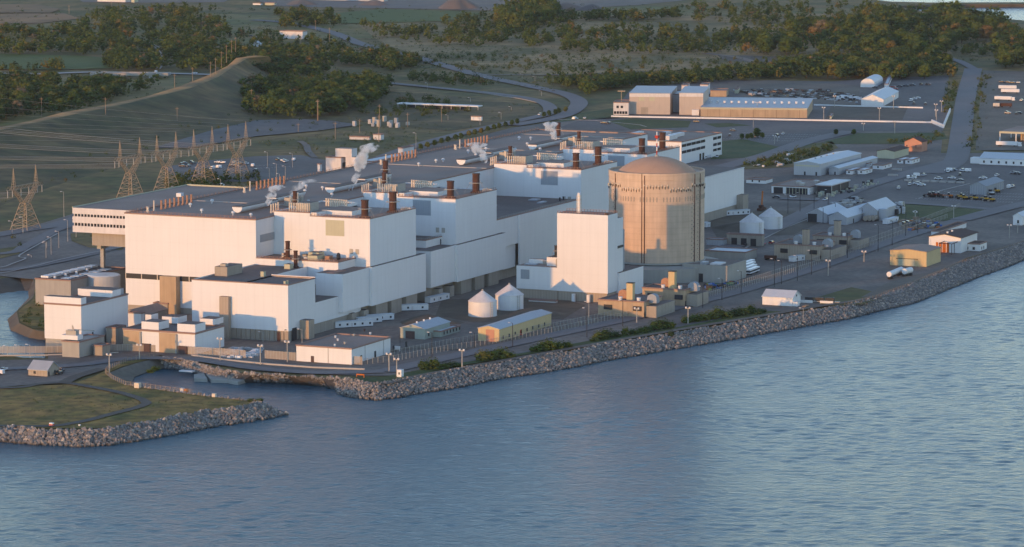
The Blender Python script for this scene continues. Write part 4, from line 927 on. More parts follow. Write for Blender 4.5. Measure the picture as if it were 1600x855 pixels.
# stepped pump building (196-350)
pb, L, Wd, h = B('stepped_pump_house', 'small white and tan stepped building with four rooftop boxes near the inlet', 'pump house', 305, 555, 520.5, 192.5, 350, wall='white_clad')
yv = lambda px: bis(lambda m: proj(pb.location.x, pb.location.y+m, h)[0] > px, -5, 90)
for a, b_ in ((277, 248.8), (221, 192.6)):
    y0, y1 = yv(a), yv(b_)
    MB().box(-.25, -.02, y0, y1, -.2, h-.9).build('tan_panel', 'tan_render', pb); MB().box(-.9, -.25, y0, y0+.8, -.2, h-1.2).build('pier', 'concrete', pb)
MB().box(-.35, L+.05, -.35, .05, h-.7, h-.1).box(-.35, .05, .05, Wd, h-.7, h-.1).build('cornice', 'parapet', pb)
for (px, b_, tp, xl, xr) in ((305, 520, 507.5, 277, 321), (334.8, 508, 499, 311.9, 349), (248, 516, 504, 221, 264), (278, 506, 496, 253, 292), (236.5, 504, 492, 227, 247)):
    sub(pb, px, b_, tp, xl, xr, h, 'white_clad', 'roof_dark', 'rooftop_box')
for q in (4, 24): west(pb, 'louvre_box', q, q+4.5, 0, 4, 'door_brown', 1.2)
# small lit flat building (463-610)
wh, L, Wd, h = B('flat_warehouse', 'low white flat roofed warehouse with sunlit front behind the orange fence', 'warehouse', 549.5, 571, 544.5, 463, 610, wall='white_clad', roof='roof_gravel')
west(wh, 'door', Wd*.68, Wd*.68+1.6, 0, 3.2, 'door_brown'); west(wh, 'joint', Wd*.42, Wd*.42+.2, 0, h, 'dark', .05)
for q in (9, 24, 44, 58): south(wh, 'door', q, q+1.8, 0, 3.4, 'dark')
for q in (14, 34, 52): south(wh, 'joint', q, q+.25, 0, h, 'dark', .05)
for i in range(7): MB().cyl(6+i*8.3, random.uniform(4, Wd-4), h-.5, h+.6, .45, .6, 8).build('vent', random.choice(['galvanised', 'dark', 'roof_pale']), wh)
# silos
def silo(label, px, pb_, grp, ladder=True):
    x, y = G(px, pb_); x += 6; y += 2
    t = thing('silo', label, 'silo', x, y, 0, 0, grp); r_ = 7.3
    MB().cyl(0, 0, -.2, .5, r_+.25, r_+.25, 28).build('foundation', 'concrete', t)
    MB().cyl(0, 0, .5, 8.0, r_, r_, 36).build('shell', 'white_paint', t); MB().cyl(0, 0, 8.0, 13.2, r_+.25, .5, 36).build('cone_roof', 'white_band', t); MB().cyl(0, 0, 13.2, 13.9, .5, .5, 10).build('cap', 'galvanised', t)
    a = R(204+38); k = MB()
    for s_ in (-.7, .7): k.tube(((r_+.35)*math.cos(a)-s_*math.sin(a), (r_+.35)*math.sin(a)+s_*math.cos(a), .3), ((r_+.35)*math.cos(a)-s_*math.sin(a), (r_+.35)*math.sin(a)+s_*math.cos(a), 8.3), .09)
    for z in range(9): k.tube(((r_+.35)*math.cos(a)+.7*math.sin(a), (r_+.35)*math.sin(a)-.7*math.cos(a), .8+z*.9), ((r_+.35)*math.cos(a)-.7*math.sin(a), (r_+.35)*math.sin(a)+.7*math.cos(a), .8+z*.9), .06)
    k.build('ladder', 'galvanised', t); return t
silo('sunlit white cone roofed silo, left one of the near pair', 752, 497, 'white silos')
silo('sunlit white cone roofed silo, right one of the near pair beside the tower block', 794, 486.5, 'white silos')
silo('shaded white cone roofed silo behind the three door garage', 1174, 369, 'white silos')
silo('shaded white cone roofed silo standing on open ground right of the garage', 1203.5, 360, 'white silos')
# generator buildings with stacks; the sunlit pair is coloured warmer than the shaded pair
def genset(label, px, pb_, pt, xl, xr, lit, hoods=True):
    t, L, Wd, h = B('generator_building', label, 'generator building', px, pb_, pt, xl, xr, wall='tan_render' if lit else 'beige', roof='roof_dark', group='generator buildings with exhaust stacks')  # lit picks warmer wall, stack and hood colours in place of sunlight
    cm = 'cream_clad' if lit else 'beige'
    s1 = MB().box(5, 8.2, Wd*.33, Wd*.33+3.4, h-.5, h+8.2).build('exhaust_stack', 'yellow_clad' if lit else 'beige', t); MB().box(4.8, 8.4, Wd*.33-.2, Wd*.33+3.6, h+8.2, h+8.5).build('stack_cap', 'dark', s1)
    for q in (Wd*.16, Wd*.56): MB().cyl(3, q, h-.4, h+1.5, .9, 1.1, 10).build('roof_vent', 'white_paint', t)
    for q, xx in ((Wd*.62, 10), (-1.5, 7)):
        k = MB(); n = 6; pr = [(2.6*math.cos(math.pi*i/n), 2.2*math.sin(math.pi*i/n)) for i in range(n+1)]
        base = h-.4 if q > 0 else h-1.5; k.box(xx, xx+4, q-2.6, q+2.6, base, base+2.4)
        k.add([(xx, q+a, base+2.4+b_) for a, b_ in pr], [tuple(range(n+1))]); k.add([(xx+4, q+a, base+2.4+b_) for a, b_ in pr], [tuple(range(n, -1, -1))])
        for (a, b_), (c_, d_) in zip(pr, pr[1:]): k.add([(xx, q+a, base+2.4+b_), (xx+4, q+a, base+2.4+b_), (xx+4, q+c_, base+2.4+d_), (xx, q+c_, base+2.4+d_)], [(0, 1, 2, 3)])
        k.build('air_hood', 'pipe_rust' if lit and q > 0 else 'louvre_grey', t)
    for q in (Wd*.78, Wd*.14): west(t, 'louvre', q-2.2, q+2.2, h*.42, h*.42+2.4, 'dark', .6)
    MB().box(2, L+3, -6, .1, -.2, h*.72, 0, 1).build('side_wing', ['beige_block', 'roof_dark'], t); south(t, 'door', .4, 1.6, 0, 3, 'dark'); return t
genset('tan generator building with a lit yellow stack, the one nearest the shore road', 1006, 497.5, 471.5, 934.6, 1034, True)
genset('tan generator building with a lit yellow stack, just below the round building', 1070, 480, 452.6, 1003.7, 1087, True)
genset('shaded beige generator building with tan stack, in front of the small white trailer', 1281, 408, 384, 1209.7, 1304, False)
genset('shaded beige generator building with tan stack, nearer the white gable warehouses', 1325, 391, 369.8, 1270, 1340, False)
# yard buildings near the shore
t, L, Wd, h = B('yellow_warehouse', 'long low yellow warehouse with bright orange lit end wall near the shore road', 'warehouse', 780, 535.5, 514, 747, 861.5, kind='gx', rise=1.2, wall='yellow_clad', roof='roof_metal')
west(t, 'gable_panel', 2.6, Wd-4.2, 0, h-.6, 'pink_brick', .1)
for i in range(8): south(t, 'window', 4+i*7.2, 5.4+i*7.2, 1.2, 2.8, 'dark')
south(t, 'door', 25, 27, 0, 3, 'red_paint')
t, L, Wd, h = B('workshop', 'grey green workshop with large brown door and pale metal roof', 'workshop', 664, 531.5, 514, 625.5, 703, kind='gx', rise=1.8, wall='green_clad', roof='roof_metal')
west(t, 'large_door', 5.5, 10.5, 0, 4, 'door_brown'); 
for q in (3.5, 12): south(t, 'window', q, q+1.4, 1.4, 3, 'dark')
for q in (5, 13, 20): MB().cyl(q, Wd/2, h+1.6, h+2.7, .5, .5, 8).build('roof_vent', 'white_paint', t)
t, L, Wd, h = B('workshop_lean_to', 'small pale block with white roof attached right of the grey green workshop', 'building', 689, 528, 517.5, 676, 719, wall='green_clad', roof='roof_pale')
for i in range(6): south(t, 'window', 3+i*3.6, 4.3+i*3.6, 1.2, 3, 'dark')
t, L, Wd, h = B('pipe_rack', 'white elongated container lying at the foot of the white tower annex', 'container', 868, 474.5, 470, 826, 871, wall='white_paint', roof='roof_pale', L=3)
wt, L, Wd, h = B('tent_shed', 'white gable shed standing alone on the shore gravel, its long side sunlit', 'shed', 1238, 479.5, 465.5, 1191.3, 1251, kind='gy', rise=3.0, wall='white_paint', roof='roof_pale')
south(wt, 'vent', L*.45, L*.45+1.2, h, h+1, 'dark'); MB().box(.5, 4, -2.6, .1, 0, 2.6, 0, 1).build('porch', ['white_paint', 'roof_pale'], wt)
k = thing('pallet_stack', 'small stack of pale pallets by the door of the white shed on the shore gravel', 'pallets', *G(1255, 481), 0)
for i in range(4): MB().box(i*1.7, i*1.7+1.4, -1, 1, .3, .5+.3*(i % 2)).box(i*1.7, i*1.7+.2, -1, 1, 0, .3).build('pallet', 'wood', k)
ts = thing('flatbed_trailer', 'two axle flatbed with dark load and white side panels, right of the white shed', 'trailer', *G(1283, 474), .1, R(-84))
MB().box(-10, 10, -1.2, 1.2, .8, 1.1).build('bed', 'galvanised', ts)
for i in (-8.5, -3, 2.5): MB().box(i, i+4.6, -1, 1, 1.1, 3.0).build('load', 'dark', ts)
for a, b_ in ((-11, -4), (0, 7)): MB().box(a, b_, -2.6, -2.3, .1, 1.6).build('side_panel', 'white_paint', ts)
yb, L, Wd, h = B('yellow_shed', 'tall pale yellow metal shed by the shore, its west wall glowing in the low sun', 'shed', 1447.5, 418, 393.5, 1391, 1470, kind='gx', rise=1.0, wall='yellow_clad', roof='roof_gravel')
west(yb, 'roller_door', 7, 16.5, 0, 4.2, 'cream_clad', .15); MB().box(-.3, .1, 5, 18, 4.2, 4.5).build('door_rail', 'dark', yb)
bb, L, Wd, h = B('white_workshop', 'white workshop with rusty brown gable roof, behind the pale yellow shed', 'workshop', 1501, 396.5, 371.5, 1451.5, 1527, kind='gx', rise=1.6, wall='white_paint', roof='roof_brown', over=.8)
west(bb, 'large_door', 7, 15, 0, 6, 'orange_paint', .15)
for q in (8.5, 11, 13.2): west(bb, 'mullion', q, q+.3, 0, 6, 'white_paint', .3)
for i in range(2): MB().cyl(5+i*9, Wd/2, h+1.4, h+2.6, .6, .6, 8).build('roof_vent', 'white_paint', bb)
k = MB()
for q in (2, Wd*.5): k.tube((-11, q, 6.8), (2, q, 6.8), .25)
for xx in (-11, -6): 
    for q in (2, Wd*.5): k.tube((xx, q, 0), (xx, q, 6.8), .2)
k.tube((-11, 2, 6.8), (-11, Wd*.5, 6.8), .25); k.build('crane_runway', 'door_brown', bb)
t, L, Wd, h = B('annex_hut', 'small white hut with brown flat roof at the right corner of the brown roofed workshop', 'hut', 1531, 393.5, 381, 1512, 1542, wall='white_paint', roof='roof_brown', parapet=.1)
for q in (3, 7): west(t, 'window', q, q+1.4, 1, 2.6, 'dark')
for q in (3, 7): south(t, 'window', q, q+1.2, 1, 2.6, 'dark')
t, L, Wd, h = B('white_house', 'white gable building cut by the right picture edge above the shore', 'building', 1597, 353, 338, 1583, 1640, kind='gx', rise=2, wall='white_paint', roof='roof_pale'); west(t, 'window', 2, 3.2, 1.4, 3.4, 'dark')
t, L, Wd, h = B('rear_shed', 'flat brown roofed shed peeking over the left of the brown roofed workshop', 'shed', 1470, 370, 361, 1455, 1510, wall='white_paint', roof='roof_brown')
# gable warehouses
t, L, Wd, h = B('gable_warehouse', 'pale gable warehouse with an open dark doorway, left of the joined pair', 'warehouse', 1293, 349, 335, 1261.5, 1315, kind='gx', rise=3.2, wall='sheet_grey', roof='roof_pale', L=36)
west(t, 'open_doorway', 7, 13, 0, 5.5, 'dark')
t, L, Wd, h = B('gable_warehouse', 'long pale gable warehouse, middle one of the three joined gables', 'warehouse', 1323, 352.5, 340, 1295, 1362, kind='gx', rise=3.4, wall='sheet_grey', roof='roof_pale', L=60); south(t, 'door', 12, 13.5, 0, 3, 'dark')
t, L, Wd, h = B('gable_warehouse', 'tallest pale gable warehouse at the back right of the three joined gables', 'warehouse', 1371, 345, 329, 1340, 1389.5, kind='gx', rise=4.6, wall='sheet_grey', roof='roof_pale', L=36)
tk = thing('storage_tank', 'grey upright tank at the right corner of the tallest pale gable warehouse', 'tank', *G(1380, 345), 0); MB().cyl(0, 0, 0, 7.5, 2.9, 2.9, 20).build('shell', 'sheet_grey', tk); MB().cyl(0, 0, 7.5, 8.2, 2.9, 1, 20).build('lid', 'roof_pale', tk)
for i, lab in enumerate(('left', 'middle', 'right')):
    tk = thing('horizontal_tank', lab+'most small beige cylinder stored in front of the tallest gable warehouse' if lab != 'middle' else 'middle small beige cylinder stored in front of the tallest gable warehouse', 'tank', *G(1352+i*6, 347), 0, 0, 'beige cylinders in front of the warehouse')
    MB().tube((0, 0, 2.2), (7, 0, 2.2), 1.6, 12).build('shell', 'beige', tk); MB().box(1, 1.5, -1.2, 1.2, 0, 1).box(5.5, 6, -1.2, 1.2, 0, 1).build('saddle', 'dark', tk)
# buildings north east of the plant
t, L, Wd, h = B('long_grey_hall', 'long grey hall with pale roof and green trimmed front, right of the parking lots', 'hall', 1282, 275.5, 256, 1240.5, 1345.5, kind='gx', rise=1.4, wall='sheet_grey', roof='roof_pale')
west(t, 'clerestory', 1, Wd-1, h-2.3, h-1.3, 'cream_clad', .06)
for q in (2.5, 11): west(t, 'door', q, q+1.2, 0, 2.8, 'dark')
for q in (34, 41, 48): south(t, 'vent', q, q+1.8, 2.2, 3.8, 'dark', .2)
for q in (20, 32, 44, 58): MB().cyl(q, Wd*.55, h+1.2, h+2.2, .6, .6, 8).build('roof_vent', 'galvanised', t)
t, L, Wd, h = B('lean_to_hall', 'lower grey lean-to with pale roof along the long grey hall', 'building', 1310, 274, 262.5, 1295, 1371, kind='gx', rise=.8, wall='sheet_grey', roof='roof_pale')
for q in (4, 9): west(t, 'door', q-2, q-1, 0, 2.4, 'dark')
t, L, Wd, h = B('green_shed', 'pale green metal shed with brown roof behind the row of trailers', 'shed', 1397, 249, 236.5, 1370.5, 1420, kind='gx', rise=1.2, wall='cream_clad', roof='roof_brown')
t, L, Wd, h = B('brick_house', 'small pink sunlit building with rust red roof beside the main east road', 'house', 1440, 238, 222, 1413.5, 1449, kind='gx', rise=3, wall='pink_brick', roof='rust')
for q in (4, 11): west(t, 'window', q, q+1, 3, 5, 'door_brown', .2)
west(t, 'canopy', 0, Wd, 3.5, 4, 'pink_brick', 1.5)
t, L, Wd, h = B('flat_office', 'low white office with dark flat roof and shaded open front bays', 'office building', 1265, 305, 292, 1205.5, 1300, wall='white_paint', roof='roof_gravel')
west(t, 'open_bay', 1.5, Wd*.62, .2, 4.4, 'dark', .1); west(t, 'open_bay', Wd*.7, Wd-1.5, .2, 4.4, 'dark', .1)
for i in range(7): west(t, 'bay_post', 2.5+i*2.3, 2.8+i*2.3, 0, 4.4, 'cream_clad', .3)
for xx, yy in ((10, 8), (20, 14), (30, 5)): unitbox(t, xx, yy, h-.5, 4, 3, 1.6, 'galvanised', 'roof_pale', 'air_handler')
t, L, Wd, h = B('canopy_building', 'open sided canopy with pale flat roof beside the low white office', 'canopy', 1298, 305, 290.5, 1277, 1326, wall='dark', roof='roof_pale', parapet=.05)
MB().box(-1, L+1, -1, Wd+1, h, h+.7).build('roof_slab', 'roof_pale', t)
for xx in (0, L*.5, L): MB().box(xx-.2, xx+.2, -.8, -.4, 0, h).build('post', 'galvanised', t)
t, L, Wd, h = B('long_white_trailer', 'long low white cabin right behind the blue shaded annex', 'cabin', 1196, 288, 281, 1166, 1208, wall='white_paint', roof='roof_gravel', L=14)
for q in (4, 9, 16): west(t, 'window', q, q+1, 1.2, 2.8, 'dark')
t, L, Wd, h = B('frame_building', 'bare grey steel frame building in the middle of the east parking lot', 'frame building', 1540.5, 305.5, 291, 1515.5, 1568, kind='gx', rise=2.5, wall='louvre_grey', roof='louvre_grey')
for i in range(7): west(t, 'rib', .5+i*(Wd-1)/6, .8+i*(Wd-1)/6, 0, h, 'sheet_grey', .3)
for i in range(9): south(t, 'rib', .5+i*(L-1)/8, .8+i*(L-1)/8, 0, h, 'sheet_grey', .3)
t, L, Wd, h = B('long_white_building', 'long white low building with pale roof cut by the right picture edge', 'building', 1700, 264.5, 253.5, 1530.5, None, kind='gy', rise=3.2, wall='white_paint', roof='roof_pale', L=24)
for i in range(12): west(t, 'window', Wd-4-i*5.5, Wd-2.7-i*5.5, 1.5, 3.2, 'dark')
MB().box(4, 12, Wd, Wd+8, 0, 4.5, 0, 1).build('porch', ['white_paint', 'roof_pale'], t)
cp = thing('truck_canopy', 'large pale flat canopy on posts with lit tan building under it at the right edge', 'canopy', *G(1640, 224), 0)
gx_, gy_ = G(1561, 221); Wc = gy_-cp.location.y
MB().box(0, 50, 0, Wc, 6.3, 7.8, 0, 1).build('roof', ['cream_clad', 'roof_gravel'], cp)
for q in (.5, Wc*.33, Wc*.66, Wc-.8):
    for xx in (.3, 30): MB().box(xx, xx+.7, q, q+.7, 0, 6.3).build('post', 'white_paint', cp)
MB().box(10, 40, 2, Wc-14, 0, 6).build('store', 'tan_render', cp)
# NE warehouse complex, turned with the main east road
RN = 16.4
lw, L, Wd, h = B('long_warehouse', 'very long low warehouse with sunlit tan wall and a row of turbine vents', 'warehouse', 1261, 185.3, 169.2, 1094.8, 1272.5, rot=RN, kind='shed', rise=1.4, wall='tan_render', roof='roof_metal', L=84)
for i in range(14): MB().cyl(38, 5+i*(Wd-10)/13, h+.5, h+2.3, 1.0, 1.2, 10).build('turbine_vent', 'white_paint', lw)
for i in range(9): west(lw, 'joint', 6+i*(Wd-12)/8, 6.2+i*(Wd-12)/8, 0, h, 'door_brown', .05)
west(lw, 'top_band', 0, Wd, h-1.6, h-.1, 'cream_clad', .06)
h1, L, Wd, h = B('tall_warehouse', 'tall pinkish beige warehouse, left one of the two tall halls by the forest', 'warehouse', 1047, 179.8, 146, 983.5, 1052, rot=RN, kind='shed', rise=1.2, wall='warm_beige', roof='roof_metal', L=62)
west(h1, 'large_door', Wd-15.5, Wd-9.5, 0, 6.2, 'beige_block'); 
for q in (Wd-12.5, Wd-21): west(h1, 'louvre', q, q+4.4, 11.5, 15, 'cream_clad')
west(h1, 'top_band', 0, Wd, h-3.2, h-.2, 'white_band', .2)
h2, L, Wd, h = B('tall_warehouse', 'tall yellowish beige warehouse, right one of the two tall halls by the forest', 'warehouse', 1098.5, 180.5, 145.5, 1061.5, 1108, rot=RN, kind='shed', rise=1.0, wall='warm_beige', roof='roof_metal', L=58)
west(h2, 'dock', 3, 9, 0, 5, 'white_paint', 4); west(h2, 'top_band', 0, Wd, h-3.2, h-.2, 'white_band', .2)
t, L, Wd, h = B('link_block', 'grey set back block joining the two tall beige halls', 'building', 1062, 176, 147, 1046, 1085, rot=RN, wall='sheet_grey', roof='roof_metal', L=40)
for (px, b_, tp, xl, xr, lab, mm) in ((1074, 149, 133, 1065, 1086, 'small beige rooftop block behind the right tall hall, left of two', 'white_band'), (1106, 150, 132, 1094, 1124, 'small beige rooftop block behind the right tall hall, right of two', 'white_band'), (1135, 152, 141.5, 1110, 1160, 'low orange lit block behind the long tan warehouse', 'tan_render'), (1153, 147, 139, 1148, 1165, 'pale low block at the left end of the junk yard', 'cream_clad')):
    B('back_building', lab, 'building', px, b_, tp, xl, xr, rot=RN, L=24, wall=mm, roof='roof_gravel')
ct, L, Wd, h = B('control_cabin', 'small two storey white cabin with a mast left of the tall beige halls', 'cabin', 982, 180.5, 160, 958.5, 987, rot=RN, wall='white_band', roof='roof_gravel')
for q in (1.5, 5): west(ct, 'window', Wd-3-q, Wd-1-q, 6, 8, 'black_glass')
for q in range(5): west(ct, 'window', 1+q*2.3, 2.9+q*2.3, 1.2, 3.4, 'black_glass')
MB().tube((3, Wd*.5, h), (3, Wd*.5, h+9), .25).box(2, 4, Wd*.5-3, Wd*.5+3, h+8.6, h+9.4).build('mast', 'tower_steel', ct)
t, L, Wd, h = B('tent_hall', 'white tent hall with blue grey roof, gable lit, in front of the forest', 'tent hall', 1380.5, 166.7, 155.5, 1345.5, 1404, rot=RN-6, kind='gx', rise=4.0, wall='white_paint', roof='roof_pale')
t, L, Wd, h = B('arched_shelter', 'white barrel vaulted shelter at the forest edge', 'shelter', 1366.5, 137.3, 131, 1344.5, 1379.5, rot=RN-6, kind='arch', rise=4.6, wall='white_paint', roof='roof_pale')
t, L, Wd, h = B('small_white_shed', 'small white shed right of the barrel vaulted shelter', 'shed', 1388, 137, 131, 1382, 1396, rot=RN, wall='white_paint', roof='roof_pale')
t, L, Wd, h = B('white_cube_hut', 'small white cube hut near the sunny end of the long tan warehouse', 'hut', 1299, 187, 181.5, 1296, 1302, rot=RN, wall='cream_clad', roof='roof_pale')
# ramp at the far corner of the boundary wall
rp = thing('loading_ramp', 'dark ramp with pale side walls at the right corner of the long boundary wall', 'ramp', 0, 0)
q0 = G(1456, 193); q1 = G(1474, 201); q2 = G(1484.5, 175); q3 = G(1473, 171)
mb = MB().prism([q0, q1, q2, q3], .1, 1.0); mb.build('ramp_floor', 'roof_dark', rp)
for a, b_ in ((q0, q1), (q1, q2)): 
    dx, dy = b_[0]-a[0], b_[1]-a[1]; l_ = math.hypot(dx, dy); nx, ny = -dy/l_*.5, dx/l_*.5
    MB().prism([(a[0]-nx, a[1]-ny), (b_[0]-nx, b_[1]-ny), (b_[0]+nx, b_[1]+ny), (a[0]+nx, a[1]+ny)], .1, 3.2).build('side_wall', 'white_paint', rp)
# far and left background buildings
BG = [('cinema_screen_building', 'plain grey boxy warehouse in the fields, alone among trees at the top left', 'warehouse', 473, 61.5, 49, 437, 480, 'white_band', 'roof_gravel', 'flat', 0),
 ('field_tent', 'small white tent in the trees below the plain grey warehouse', 'tent', 405, 73, 69, 393, 409, 'white_paint', 'roof_pale', 'gx', 3),
 ('farm_shed', 'small white shed at the top edge below the reddish spoil heap, left of two', 'shed', 407, 8, 5, 395, 410, 'white_paint', 'roof_pale', 'flat', 0),
 ('farm_shed', 'small white shed at the top edge below the reddish spoil heap, right of two', 'shed', 430, 8.5, 4.5, 414, 432, 'cream_clad', 'roof_pale', 'flat', 0),
 ('pit_building', 'white pit building with long roof cut by the top edge, left of two', 'building', 196, 4, -6, 152, 204, 'white_band', 'roof_pale', 'flat', 0),
 ('pit_building', 'bright lit pit building cut by the top edge, right of two', 'building', 210, 4.5, -5, 205, 216, 'cream_clad', 'roof_pale', 'flat', 0),
 ('long_pit_building', 'long grey building along the top edge above the green field', 'building', 600, 3, -3, 490, 606, 'sheet_grey', 'roof_pale', 'flat', 0),
 ('pump_hut', 'small white L shaped hut in the grass inside the road curve', 'hut', 752, 189, 182, 736, 754, 'white_paint', 'roof_pale', 'flat', 0),
 ('switch_hut', 'small white box hut in the switchyard, right of the low white wall', 'hut', 595, 219, 210, 583, 600, 'white_band', 'roof_pale', 'flat', 0),
 ('guard_booth', 'white upright booth beside the gatehouse block behind the hall', 'booth', 500, 269, 256, 496, 503, 'white_paint', 'roof_pale', 'flat', 0)]
for n_, lab, cat, px, b_, tp, xl, xr, wm, rm, kd, rs in BG: B(n_, lab, cat, px, b_, tp, xl, xr, wall=wm, roof=rm, kind=kd, rise=rs)
t, L, Wd, h = B('walled_compound', 'low white walled compound in the rough switchyard behind the hall', 'compound', 577, 219, 214, 546, 580, wall='white_band', roof='earth')
sw = thing('switchyard', 'small grey switchyard of upright transformers behind the walled compound', 'switchyard', *G(610, 200), 0)
for i in range(14):
    a, b_ = random.uniform(0, 50), random.uniform(-8, 34); hh = random.uniform(2.5, 5.5); MB().box(a, a+2.5, b_, b_+2.5, 0, hh).build('transformer', random.choice(['sheet_grey', 'galvanised', 'louvre_grey']), sw)
lb = thing('long_canopy', 'long thin white canopy in the scrub inside the road curve', 'canopy', *G(747, 173), 0)
Wl = G(633, 166)[1]-lb.location.y; MB().box(0, 9, 0, Wl, 3, 3.9).build('roof', 'white_paint', lb)
for i in range(10): MB().box(.3, .8, i*(Wl-1)/9, i*(Wl-1)/9+.5, 0, 3).build('post', 'galvanised', lb)
MB().box(2, 8, 10, Wl-6, 0, 2.6).build('store', 'dark', lb)
# small cottage on the left
t, L, Wd, h = B('cottage', 'small beige cottage with grey gable roof by the lower road at the left', 'cottage', 74, 589.5, 578.6, 44, 92, kind='gy', rise=3.4, wall='beige', roof='roof_metal')
west(t, 'window', Wd*.6, Wd*.6+1.2, 1.2, 2.4, 'dark'); south(t, 'door', .8, 1.8, 0, 2.4, 'door_brown'); south(t, 'window', L*.6, L*.6+1, 1.3, 2.4, 'dark')
MB().box(-4, -.5, 1, Wd+1, -.05, .25).build('patio', 'concrete', t)
# dock slabs in the inlet and outfall bits
for i, (pts, lab) in enumerate((([(303, 585), (318, 582.5), (324, 592), (303.5, 591)], 'left concrete dock slab in the inlet'), ([(322, 584.5), (352, 583), (358, 593.5), (330, 593)], 'middle concrete dock slab in the inlet'), ([(356, 588), (385, 586.5), (390, 591), (372, 596.5), (357, 594)], 'right concrete dock slab in the inlet, nearest the boulders'))):
    mb = MB().prism([G(x, y, -2.6) for x, y in pts], -6, -2.6); o = mb.build('dock_slab', 'concrete'); tag(o, lab, 'dock', 'dock slabs in the inlet')
br = thing('road_bridge', 'concrete road bridge with one broad pier crossing the valley at the upper left', 'bridge', 0, 0)
p0 = G(143, 121); p1 = G(265, 122); d_ = Vector((p1[0]-p0[0], p1[1]-p0[1])); l_ = d_.length; an_ = math.atan2(d_.y, d_.x); br.location = (*p0, 0); br.rotation_euler = (0, 0, an_)
MB().box(0, l_, -7, 7, 2.6, 4.0).build('deck', 'concrete', br); MB().box(0, l_, -7.2, -6.7, 4.0, 5.0).box(0, l_, 6.7, 7.2, 4.0, 5.0).build('parapet', 'kerb', br)
for q in (.22, .8): MB().box(l_*q-3.5, l_*q+3.5, -6, 6, -.2, 2.6).build('pier', 'concrete', br)
MB().prism([(-70, -7), (0, -7), (0, 7), (-70, 7)], -.1, .2).build('abutment', 'rough_grass', br)
for i, offs in enumerate((0, 5.5)):
    strip('railway_track', [(228, 68), (240, 74), (250, 82), (252.5, 92), (248, 102), (244, 109)] if i == 0 else [(233, 68), (246, 74), (256, 82), (258.5, 92), (254, 102), (250, 109)], 1.6, .5+i*.02, 'kerb')

# ------------------------------------------------------------------ trailers, lorries, cars
def trailer(label, p1, p2, h=3.3, dep=3.4, m='white_paint', grp='site office trailers', nwin=4, rf='roof_pale'):
    a = G(*p1); b_ = G(*p2); L_ = math.hypot(b_[0]-a[0], b_[1]-a[1]); an = math.atan2(b_[1]-a[1], b_[0]-a[0])
    t = thing('office_trailer', label, 'trailer', a[0], a[1], 0, an, grp)
    MB().box(0, L_, 0, dep, .6, h).build('body', m, t); MB().box(-.15, L_+.15, -.15, dep+.15, h, h+.25).build('roof', rf, t); MB().box(.3, L_-.3, .3, dep-.3, 0, .6).build('skirt', 'dark', t)
    for i in range(nwin): q = L_*(i+.6)/nwin; MB().box(q-.5, q+.5, -.07, .02, 1.5, 2.5).build('window', 'dark', t)
    MB().box(L_*.42, L_*.42+.9, -.1, .02, .6, 2.7).build('door', 'white_band', t)
    return t
T_ = [('long white site trailer, front one of three parked by the annex base wall', (524, 514.5), (583, 510.7), 5), ('white site trailer, middle one of three by the annex base wall', (560, 508), (597, 504.5), 2), ('white site trailer, back right one of three by the annex base wall', (575, 504), (616, 501), 3),
 ('pale grey site trailer alone in front of the reactor block base', (624, 487.3), (669.4, 486), 2), ('white site trailer with three dark windows left of the silos', (672.5, 475.5), (702.5, 468.5), 3), ('white trailer tucked behind the one with three dark windows', (674, 464), (693, 461), 1),
 ('long white trailer with dark openings beside the foot of the east annex', (1126, 339), (1172, 336), 6), ('small white trailer at the right foot of the round building', (1103, 357), (1110, 356), 1),
 ('small white trailer in front of the shaded generator building', (1240, 411), (1258, 408), 2), ('white box trailer right of the storage tank by the gable warehouses', (1387, 352), (1404, 347.5), 2),
 ('low white trailer cut in by the shaded building base', (790, 428), (806, 425), 1)]
for lab, a, b_, n_ in T_: trailer(lab, a, b_, nwin=n_)
for (px, b_, tp, xl, xr, lab) in ((1331.8, 273.4, 266, 1322, 1347, 'first of two white trailers beside the grey lean-to'), (1351.4, 273.2, 265.5, 1340, 1363, 'second of two white trailers beside the grey lean-to'), (1379.5, 265.5, 258, 1363.5, 1393.5, 'wide white double trailer with dark flat roof'),
      (1411, 256.3, 249.5, 1402, 1423, 'left of two long white trailers near the pink house'), (1425, 257, 249.5, 1414.5, 1437, 'right of two long white trailers near the pink house'), (1356, 262, 255, 1350, 1362, 'small white trailer behind the pair beside the lean-to')):
    t, L, Wd, h = B('office_trailer', lab, 'trailer', px, b_, tp, xl, xr, wall='white_paint', roof='roof_dark' if 'double' in lab else 'roof_pale', group='site office trailers', parapet=.05)
    for q in range(2): south(t, 'window', L*(.25+q*.4), L*(.25+q*.4)+1, 1.2, 2.4, 'dark'); 
    west(t, 'window', Wd*.4, Wd*.4+1.2, 1.2, 2.4, 'dark')
def lorry(label, p1, p2, m='white_paint', h=3.9, cab=True, cm='white_paint', grp='parked lorry trailers'):
    a = G(*p1); b_ = G(*p2); L_ = math.hypot(b_[0]-a[0], b_[1]-a[1]); an = math.atan2(b_[1]-a[1], b_[0]-a[0])
    t = thing('lorry_trailer', label, 'lorry trailer', a[0], a[1], .1, an, grp)
    MB().box(0, L_, 0, 2.6, 1.2, h).build('box_body', m, t)
    for q in (.12, .22, .85): 
        w_ = MB().tube((L_*q, -.05, .55), (L_*q, .4, .55), .55, 10).tube((L_*q, 2.2, .55), (L_*q, 2.65, .55), .55, 10); w_.build('wheel', 'tyre', t)
    if cab: MB().box(L_+.4, L_+3, .1, 2.5, .6, 3.4).build('cab', cm, t); MB().box(L_+2.4, L_+3.05, .3, 2.3, 2, 3).build('windscreen', 'black_glass', t)
    return t
